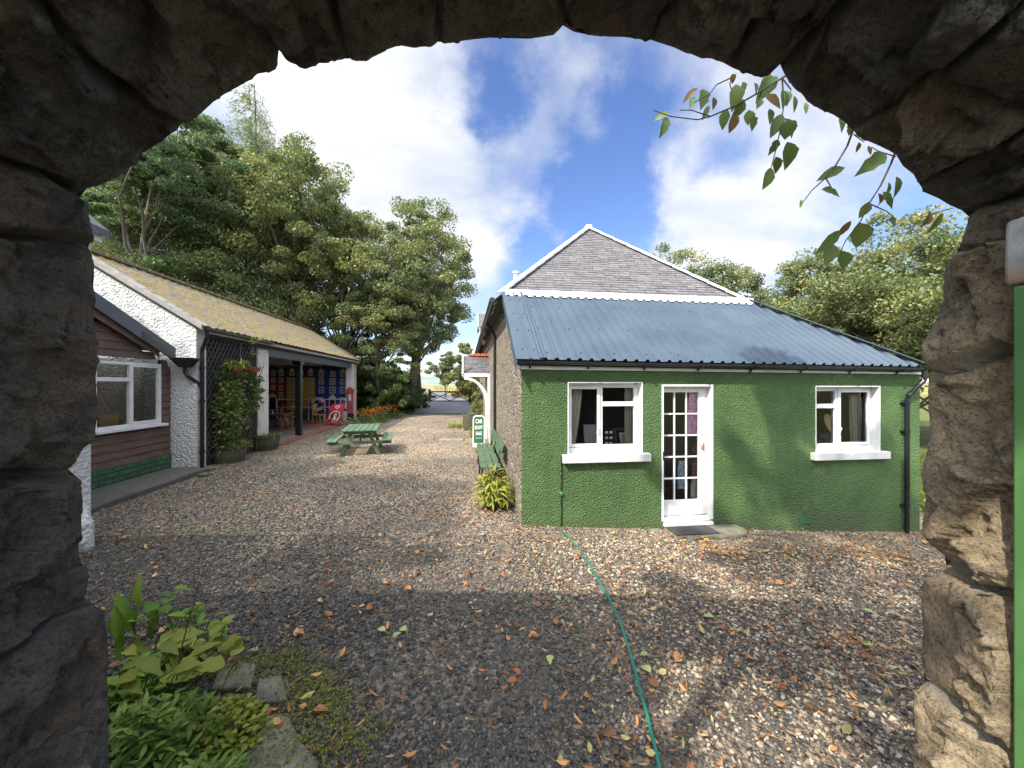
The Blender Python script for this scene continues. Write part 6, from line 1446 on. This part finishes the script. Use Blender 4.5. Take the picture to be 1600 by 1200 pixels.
def tub(px, py, d_w, lab, plant, h=.48):
    c = atZ(px, py, 0); t = thing('planter_tub', lab, 'planter', tuple(c)); m = MB(); w = d_w/2
    m.lathe([(w*.82, -.03), (w*.95, .18), (w, h), (w*.93, h), (w*.9, h-.08), (.02, h-.09)], c, 22); m.build('tub', M['barrel'], t, smooth=False)
    m = MB(); 
    for z in (.1, .36): rr = w*(.84+.15*z/h)+.012; m.lathe([(rr, z), (rr+.008, z+.04)], c, 22)
    m.build('hoop', M['dark_wood'], t)
    m = MB(); rs = np.random.default_rng(int(px)); 
    if plant: clump(m, (c.x, c.y, h-.08), 60, .30, .05, rs, w*.7, 1.3, .8); clump(m, (c.x, c.y, h-.06), 120, .10, .06, rs, w*.95, .3, .3, h1=.12)
    else: clump(m, (c.x+.15, c.y-.1, h-.08), 90, .10, .05, rs, w*.85, .5, .5, h1=.08)
    m.build('plant', M['leaf_lime' if not plant else 'leaf_bright'], t, smooth=True); return t
tub(357, 722, .82, 'dark half barrel planted with strappy leaves at the foot of the climber', True); tub(411, 702, .95, 'mossy half barrel beside the white pillar with trailing pale leaves', False)
tub(737, 672, .8, 'dark green barrel planter in front of the bush beyond the porch', False, .75)
def basket(px, py, lab, trail):
    X = FX+.35; c = atX(px, py, X); t = thing('hanging_basket', lab, 'hanging basket', tuple(c)); m = MB(); m.lathe([(.05, -.12), (.15, -.08), (.19, .03), (.20, .04), (.17, .02)], c, 18); m.build('bowl', M['terracotta'], t, smooth=True)
    m = MB(); top = Vector((FX+.27, c.y, 3.33))
    for a in (0, 2.1, 4.2): m.tube([c+Vector((.19*math.cos(a), .19*math.sin(a), .04)), c+Vector((0, 0, .5))], .005, 4)
    m.tube([c+Vector((0, 0, .5)), top], .005, 4); m.build('chain', M['gutter'], t)
    rs = np.random.default_rng(int(px)); m = MB()
    if trail: clump(m, c, 130, .16, .05, rs, .2, .5, .9, h1=.16)
    else:
        for i in range(7): m.rv = .6; q = c+Vector((rs.normal(0, .1), rs.normal(0, .1), .1)); e = q+Vector((rs.normal(0, .15), rs.normal(0, .2), .5+.3*rs.random())); clump(m, e, 10, .09, .06, rs, .12, .2, .3, h1=.15); clump(m, (q+e)/2, 5, .09, .06, rs, .08, .2, .3)
    m.build('plant', M['leaf_lime'], t, smooth=True)
basket(368, 574, 'terracotta hanging basket of yellow green trailing leaves', True); basket(396, 576, 'terracotta hanging basket with tall wiry stems by the white pillar', False)
def small_pot_plant():
    c = atZ(776, 794, 0); c.x = min(c.x, BX-.32); t = thing('potted_plant', 'bushy yellow green plant in a black pot at the barn corner', 'plant', tuple(c)); m = MB(); m.lathe([(.15, -.02), (.2, .22), (.215, .24), (.17, .2)], c, 18); m.build('pot', M['black'], t)
    rs = np.random.default_rng(3); m = MB()
    for i in range(430):
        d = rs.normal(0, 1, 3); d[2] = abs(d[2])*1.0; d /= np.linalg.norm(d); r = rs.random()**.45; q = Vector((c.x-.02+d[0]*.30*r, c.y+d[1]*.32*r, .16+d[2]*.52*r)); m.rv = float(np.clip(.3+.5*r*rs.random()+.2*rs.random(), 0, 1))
        leaf_card(m, q, (d[0]+rs.normal(0, .4), d[1]+rs.normal(0, .4), -.15+rs.normal(0, .4)), (d[0], d[1], .8), .15*rs.uniform(.6, 1.2), .035, .5)
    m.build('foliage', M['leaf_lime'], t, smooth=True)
    m = MB(); 
    for i in range(14): m.tube([(c.x+rs.normal(0, .05), c.y+rs.normal(0, .05), .2), (c.x+rs.normal(0, .2), c.y+rs.normal(0, .2), .55)], .005, 4)
    m.build('stems', M['twig'], t)
small_pot_plant()
def bed_plant(nm, px, py, lab, cat, n, L, W, spread, h, mat, seed, flower=None, d=None, grp=None):
    c = ground_at(px, d) if d else atZ(px, py, 0); t = thing(nm, lab, cat, tuple(c), grp); rs = np.random.default_rng(seed); m = MB(); clump(m, c, n, L, W, rs, spread, 1.4, .7, h1=h); m.build('foliage', M[mat], t, smooth=True)
    if flower:
        m = MB(); 
        for i in range(flower): a = rs.uniform(0, 6.28); r = spread*rs.random()**.5; q = Vector((c.x+math.cos(a)*r, c.y+math.sin(a)*r, c.z+h+L*.5+rs.uniform(-.1, .25))); m.rv = float(rs.random()); leaf_card(m, q, (rs.normal(0, 1), rs.normal(0, 1), .3), (0, 0, 1), .09, .05, .1); leaf_card(m, q, (rs.normal(0, 1), rs.normal(0, 1), .3), (0, 0, 1), .09, .05, .1)
        m.build('flowers', M['flower'], t, smooth=True)
GF = 'clumps of orange flowers beside the shed'
for i, (px, py, lab) in enumerate([(572, 664, 'orange flowered clump nearest the white end pillar'), (588, 659, 'orange flowered clump in the middle of the bed'), (607, 654, 'orange flowered clump nearest the drive')]): bed_plant('flower_clump', px, py, lab, 'flowers', 130, .55, .045, .55, .25, 'leaf_dark', 60+i, 110, None, GF)
bed_plant('border_plant', 716, 668, 'low bright green plant at the foot of the porch side planter', 'plant', 120, .22, .06, .45, .15, 'leaf_lime', 71); bed_plant('border_plant', 745, 682, 'yellow green plant behind the pavement sign', 'plant', 90, .25, .06, .25, .3, 'leaf_lime', 72); bed_plant('border_plant', 752, 707, 'low yellow green plant under the end of the bench', 'plant', 60, .14, .04, .15, .08, 'leaf_lime', 73)
bed_plant('border_plant', 640, 640, 'grassy plant at the edge of the drive beyond the flowers', 'plant', 160, .5, .04, .7, .15, 'leaf_bright', 74); bed_plant('border_plant', 660, 629, 'tufted plant near the start of the asphalt', 'plant', 160, .5, .05, .8, .2, 'leaf_lime', 75)
bed_plant('red_shrub', 664, 622, 'small dark red shrub beside the field gate', 'shrub', 260, .25, .12, .7, .9, 'fall_rust', 76)
m = MB(); c = atZ(313, 726, .0); m.lathe([(.10, 0), (.12, .12), (.06, .26), (.07, .3)], c, 14); m.tube([c+Vector((.1, 0, .06)), c+Vector((.22, -.02, .26))], .018, 6); tag(m.build('watering_can', M['greybit'], smooth=True), 'small grey watering can by the foot of the white corner', 'watering can')
for i, (px, py, r, lab) in enumerate([(306, 738, .17, 'round grey stone at the foot of the downpipe'), (326, 733, .14, 'mossy stone between the downpipe and the barrel'), (318, 742, .1, 'small flat stone in front of the downpipe')]):
    m = MB(); c = atZ(px, py, .03); m.ball(c, r, r*.8, r*.5, 12, 8, .25); tag(m.build('stone', M['mossconc'], smooth=True), lab, 'stone', 'stones at the downpipe')
# foreground flower bed by the left jamb
def fore_bed():
    rs = np.random.default_rng(9)
    def P(px, py, z=0.0): q = atZ(px, py, z); return Vector((q.x, q.y, float(gz(q.x, q.y))))
    GB = 'plants in the bed by the left jamb'
    def plant(nm, lab, px, py, stems):
        c = P(px, py); t = thing(nm, lab, 'plant', tuple(c), GB); return t, c, MB(), MB()
    # tall broad light green leaves at the jamb
    t, c, lf, st = plant('broad_leaved_plant', 'tall plant with broad upright yellow green leaves against the jamb', 205, 1050, 0)
    for i in range(18):
        a = rs.uniform(0, 6.28); b = c+Vector((rs.normal(0, .06), rs.normal(0, .08), rs.uniform(.02, .42))); lf.rv = float(rs.uniform(.3, 1)); leaf_card(lf, b, (math.cos(a)*.5, math.sin(a)*.5, 1.1), (math.cos(a), math.sin(a), .3), rs.uniform(.12, .27), rs.uniform(.04, .07), .6)
    lf.build('leaves', M['leaf_bright'], t, smooth=True)
    t, c, lf, st = plant('leafy_weed', 'weed with rounded pale leaves on thin stalks standing over the gravel', 290, 1045, 0)
    for i in range(46):
        h = rs.uniform(.12, .5); b = c+Vector((rs.normal(0, .13), rs.normal(0, .16), h)); st.tube([c+Vector((rs.normal(0, .04), rs.normal(0, .04), 0)), (c+b)/2+Vector((rs.normal(0, .03), 0, .05)), b], .0035, 4); lf.rv = float(rs.uniform(.2, .9)); a = rs.uniform(0, 6.28); leaf_card(lf, b, (math.cos(a), math.sin(a), rs.uniform(-.3, .3)), (rs.normal(0, .3), rs.normal(0, .3), 1), rs.uniform(.07, .15), rs.uniform(.05, .10), .3)
    lf.build('leaves', M['leaf_bright'], t, smooth=True); st.build('stalks', M['stemm'], t)
    t, c, lf, st = plant('yellow_leaved_plant', 'plant with large lobed yellowing leaves above the low greenery', 262, 1115, 0)
    for k in range(34):
        px = rs.uniform(180, 365); py = 1075-70*rs.random()-.12*(px-180); z = rs.uniform(.22, .5); a = rs.uniform(-1.2, 3.9)
        b = atZ(px, py, z); lf.rv = float(rs.uniform(.2, 1)); L = rs.uniform(.09, .20); leaf_card(lf, b, (math.cos(a), math.sin(a), rs.uniform(-.1, .5)), (rs.normal(0, .25), -.3, 1), L, L*rs.uniform(.5, .8), rs.uniform(.15, .5), True); st.tube([c+Vector((rs.normal(0, .05), rs.normal(0, .05), 0)), (c+b)/2+Vector((rs.normal(0, .04), 0, .06)), b], .003, 5)
    lf.build('leaves', M['leaf_lime'], t, smooth=True); st.build('stalks', M['stemm'], t)
    def cushion(nm, lab, px, py, rx, ry, h, n, L, W, mat, up=.9):
        c = P(px, py); t = thing(nm, lab, 'plant', tuple(c), GB); lf = MB(); st = MB()
        for i in range(n):
            a = rs.uniform(0, 6.28); r = rs.random()**.5; hh = h*(1-r*r*.75)*rs.uniform(.35, 1.05); b = c+Vector((math.cos(a)*rx*r, math.sin(a)*ry*r, hh))
            for k in range(4):
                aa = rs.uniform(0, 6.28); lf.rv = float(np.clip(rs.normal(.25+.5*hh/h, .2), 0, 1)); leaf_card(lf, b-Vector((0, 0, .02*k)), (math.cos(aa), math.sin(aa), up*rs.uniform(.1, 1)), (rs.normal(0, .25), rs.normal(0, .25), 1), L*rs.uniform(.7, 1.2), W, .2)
            if i % 4 == 0: st.tube([c+Vector((math.cos(a)*rx*r*.7, math.sin(a)*ry*r*.7, 0)), b], .003, 4)
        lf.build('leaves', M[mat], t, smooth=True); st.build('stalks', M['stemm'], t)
    cushion('low_shrub', 'dense cushion of narrow mid green leaves at the foot of the left jamb', 225, 1235, .34, .40, .42, 420, .075, .022, 'leaf_bed'); cushion('low_shrub', 'cushion of small rounded yellow green leaves beside the flagstones', 330, 1165, .28, .26, .22, 330, .04, .03, 'leaf_lime', .5)
    cushion('low_shrub', 'darker cushion of narrow leaves in the bottom corner of the bed', 300, 1310, .3, .25, .3, 260, .07, .022, 'leaf_bed'); cushion('low_shrub', 'small leafy cushion between the tall leaves and the gravel', 215, 1120, .25, .25, .34, 180, .07, .03, 'leaf_bright')
    for i in range(3):
        px, py = [(215, 1180), (262, 1150), (330, 1120)][i]; c = P(px, py); t = thing('seed_stalk', ['tall dark seed stalk against the jamb', 'thin dry seed stalk over the yellow leaves', 'grey seed spike leaning over the flagstone'][i], 'stalk', tuple(c), 'seed stalks in the bed'); m = MB(); e = c+Vector(([.05, .12, .2][i], .08, [.62, .85, .42][i])); m.tube([c, (c+e)/2+Vector((-.02, 0, .03)), e], .004, 5); m.build('stem', M['twig'], t)
        m = MB(); 
        for k in range(26): f = .55+.45*k/26; q = c+(e-c)*f; m.rv = float(rs.random()); leaf_card(m, q, (rs.normal(0, 1), rs.normal(0, 1), .8), (0, 0, 1), .03, .01, .1)
        m.build('seed_head', M['grassb'], t)
    # flagstones with moss
    for i, (pts, lab) in enumerate([([(375, 1170), (420, 1120), (452, 1128), (470, 1165), (500, 1200), (470, 1240), (390, 1240)], 'large grey flagstone patched with moss in front of the flower bed'), ([(330, 1085), (345, 1040), (400, 1045), (392, 1082)], 'mossy flagstone behind the yellow green cushion'), ([(395, 1110), (405, 1070), (440, 1062), (450, 1100)], 'brown flagstone between the moss and the gravel')]):
        m = MB(); b = [P(*q)+Vector((0, 0, -.05)) for q in pts]
        if sum((b[k].x*b[(k+1) % len(b)].y-b[(k+1) % len(b)].x*b[k].y) for k in range(len(b))) < 0: b = b[::-1]
        m.prism(b, (0, 0, .085)); tag(m.build('flagstone', M['mossconc'], bevel=.012), lab, 'flagstone', 'flagstones by the bed')
    V = []; F = []; rr = []
    N = 3600; cs = [(345, 1185, .09), (440, 1190, .11), (415, 1150, .07), (505, 1105, .12), (480, 1075, .13), (535, 1160, .14), (350, 1050, .09), (440, 1040, .12), (300, 835, .45)]
    k = rng.integers(0, len(cs), N); ctr = np.array([[*P(a, b)[:2], r] for a, b, r in cs]); x = ctr[k, 0]+rng.normal(0, 1, N)*ctr[k, 2]; y = ctr[k, 1]+rng.normal(0, 1, N)*ctr[k, 2]*.7; z = gz(x, y)+.022+.02*rng.random(N)
    V, F, r_ = leaf_quads(np.stack([x, y, z], 1), np.full(N, .012), 4, .013, .6, .6, rng); tag(np_mesh('moss', V, F, M['moss'], rnd=r_), kind='stuff')
M['leaf_bed'] = m_leaf('bed_leaves', [(0, (.055, .11, .02)), (.6, (.135, .22, .035)), (1, (.27, .35, .06))], .3)
M['moss'] = m_leaf('moss_tufts', [(0, (.08, .09, .02)), (1, (.27, .28, .05))], .2)
fore_bed()
# verge grass
def grass():
    n = 26000; y = rng.uniform(22, 75, n); side = rng.random(n) < .5; x = np.where(side, -4.9-rng.random(n)**1.5*5-.03*(y-24), .9+rng.random(n)**1.5*9+.02*(y-24)); ok = ~((x < -6) & (y < 24)) & ~((x > .6) & (y < 27)); x, y = x[ok], y[ok]; n = len(x)
    V, F, r = leaf_quads(np.stack([x, y, gz(x, y)+.12], 1), np.full(n, .12), 2, .32, 1, 0, rng, .1, -1.2); tag(np_mesh('verge_grass', V, F, M['grassb'], rnd=r), kind='stuff')
    n = 16000; y = rng.uniform(6, 40, n); x = 8.0+rng.random(n)*14; V, F, r = leaf_quads(np.stack([x, y, gz(x, y)+.2], 1), np.full(n, .2), 2, .4, 1, 0, rng, .12, -1.2); tag(np_mesh('field_grass', V, F, M['grassb'], rnd=r), kind='stuff')
grass()
# ------------------------------------------------------------------ branches hanging in front of the arch
def hanging(lab, stems, leaves, d0):
    r = thing('hanging_branch', lab, 'branch', tuple(atD(*stems[0][0], d0)), 'branches hanging over the archway'); m = MB()
    for pts in stems:
        q = [atD(px, py, d0+.04*math.sin(i*1.7)) for i, (px, py) in enumerate(pts)]; m.tube(q, .005 if pts is stems[0] else .0032, 6, .0018)
    m.build('twig', M['twig'], r)
    for (px, py, ang, L, W, br) in leaves:
        # base pixel, hanging angle (deg from straight down, + = right), length and width in photo pixels
        s = d0/FPX; b = atD(px, py, d0+random.uniform(-.05, .05)); a = R_(ang); tw = random.uniform(-.8, .8)
        d = RT*math.sin(a)+Vector((0, 0, -math.cos(a)))+FW*random.uniform(-.35, .35); n_ = -FW+RT*tw*.6+Vector((0, 0, random.uniform(-.3, .5))); l = MB(); l.rv = random.random(); 
        leaf_card(l, b, d, n_, L*s*.80, W*s*.74, random.uniform(.15, .6), random.random() < .25); l.build('leaf', M['leaf_hang_brown' if br else 'leaf_hang'], r, smooth=True)
hanging('leafy twig spray hanging at the top right of the arch with some withered leaves',
    [[(1258, 100), (1222, 122), (1190, 142), (1150, 165), (1110, 182), (1090, 187), (1048, 182), (1020, 172)], [(1150, 118), (1120, 132), (1108, 148), (1085, 160)], [(1222, 122), (1225, 160), (1220, 200), (1212, 235), (1205, 262)], [(1110, 182), (1080, 172), (1062, 172)], [(1150, 165), (1140, 130), (1150, 115)], [(1190, 142), (1182, 165)], [(1222, 122), (1236, 140), (1230, 165)]],
    [(1046, 176, -75, 32, 18, 0), (1042, 184, -15, 42, 24, 0), (1100, 140, -5, 38, 30, 0), (1085, 152, -25, 28, 16, 0), (1115, 152, 5, 22, 14, 1), (1108, 165, -25, 24, 12, 0), (1090, 138, -60, 30, 14, 1), (1150, 132, 5, 40, 34, 0), (1162, 155, -15, 32, 26, 0), (1135, 170, -8, 34, 22, 0), (1152, 178, -20, 34, 20, 1), (1170, 172, 8, 26, 24, 0), (1175, 182, 20, 24, 22, 0), (1202, 170, 8, 28, 16, 0), (1195, 150, 55, 36, 22, 1), (1205, 116, -30, 26, 26, 0), (1215, 120, -50, 44, 36, 0), (1222, 140, 10, 34, 26, 0), (1228, 142, 10, 26, 20, 0), (1222, 178, -25, 46, 26, 0), (1226, 185, 30, 40, 28, 0), (1228, 190, 10, 30, 40, 0), (1230, 222, 15, 44, 40, 0), (1215, 218, -15, 26, 20, 0), (1212, 245, 20, 28, 22, 0), (1205, 262, -18, 44, 26, 0), (1240, 150, 25, 28, 12, 0), (1145, 115, 10, 16, 12, 1), (1160, 128, 30, 20, 16, 0), (1190, 155, -30, 20, 14, 0), (1238, 188, 40, 16, 14, 1), (1178, 130, 40, 20, 16, 0), (1258, 160, 10, 20, 10, 0)], 1.75)
hanging('thin bare twig with a few drooping leaves hanging right of the leafy spray',
    [[(1334, 200), (1324, 228), (1306, 258), (1290, 278), (1268, 298), (1250, 322)], [(1290, 278), (1302, 298)], [(1334, 210), (1350, 222)]],
    [(1320, 262, -75, 44, 24, 0), (1284, 296, 75, 38, 20, 0), (1252, 312, -15, 18, 8, 0), (1310, 186, 35, 24, 22, 0), (1342, 222, 15, 18, 10, 1), (1356, 228, 20, 18, 8, 1), (1330, 190, 10, 24, 16, 0)], 1.8)
hanging('lowest twig with broad green leaves hanging beside the right jamb',
    [[(1400, 235), (1392, 256), (1376, 290), (1358, 318), (1345, 345), (1322, 375), (1312, 395)], [(1400, 245), (1372, 236), (1362, 230)], [(1358, 318), (1385, 330), (1400, 342)], [(1440, 340), (1470, 330), (1490, 325)]],
    [(1384, 240, -55, 48, 36, 0), (1388, 285, 15, 44, 22, 0), (1400, 276, 25, 40, 24, 0), (1372, 302, 20, 22, 20, 1), (1358, 315, -10, 28, 20, 0), (1388, 342, 70, 44, 22, 0), (1342, 348, 15, 48, 50, 0), (1312, 360, -40, 46, 22, 0), (1302, 382, -25, 40, 28, 0), (1316, 392, 10, 34, 34, 0), (1330, 345, -35, 36, 14, 1), (1454, 330, -30, 36, 26, 1), (1472, 332, -20, 40, 16, 0), (1380, 300, 30, 36, 16, 0), (1300, 395, -20, 22, 16, 0)], 1.85)
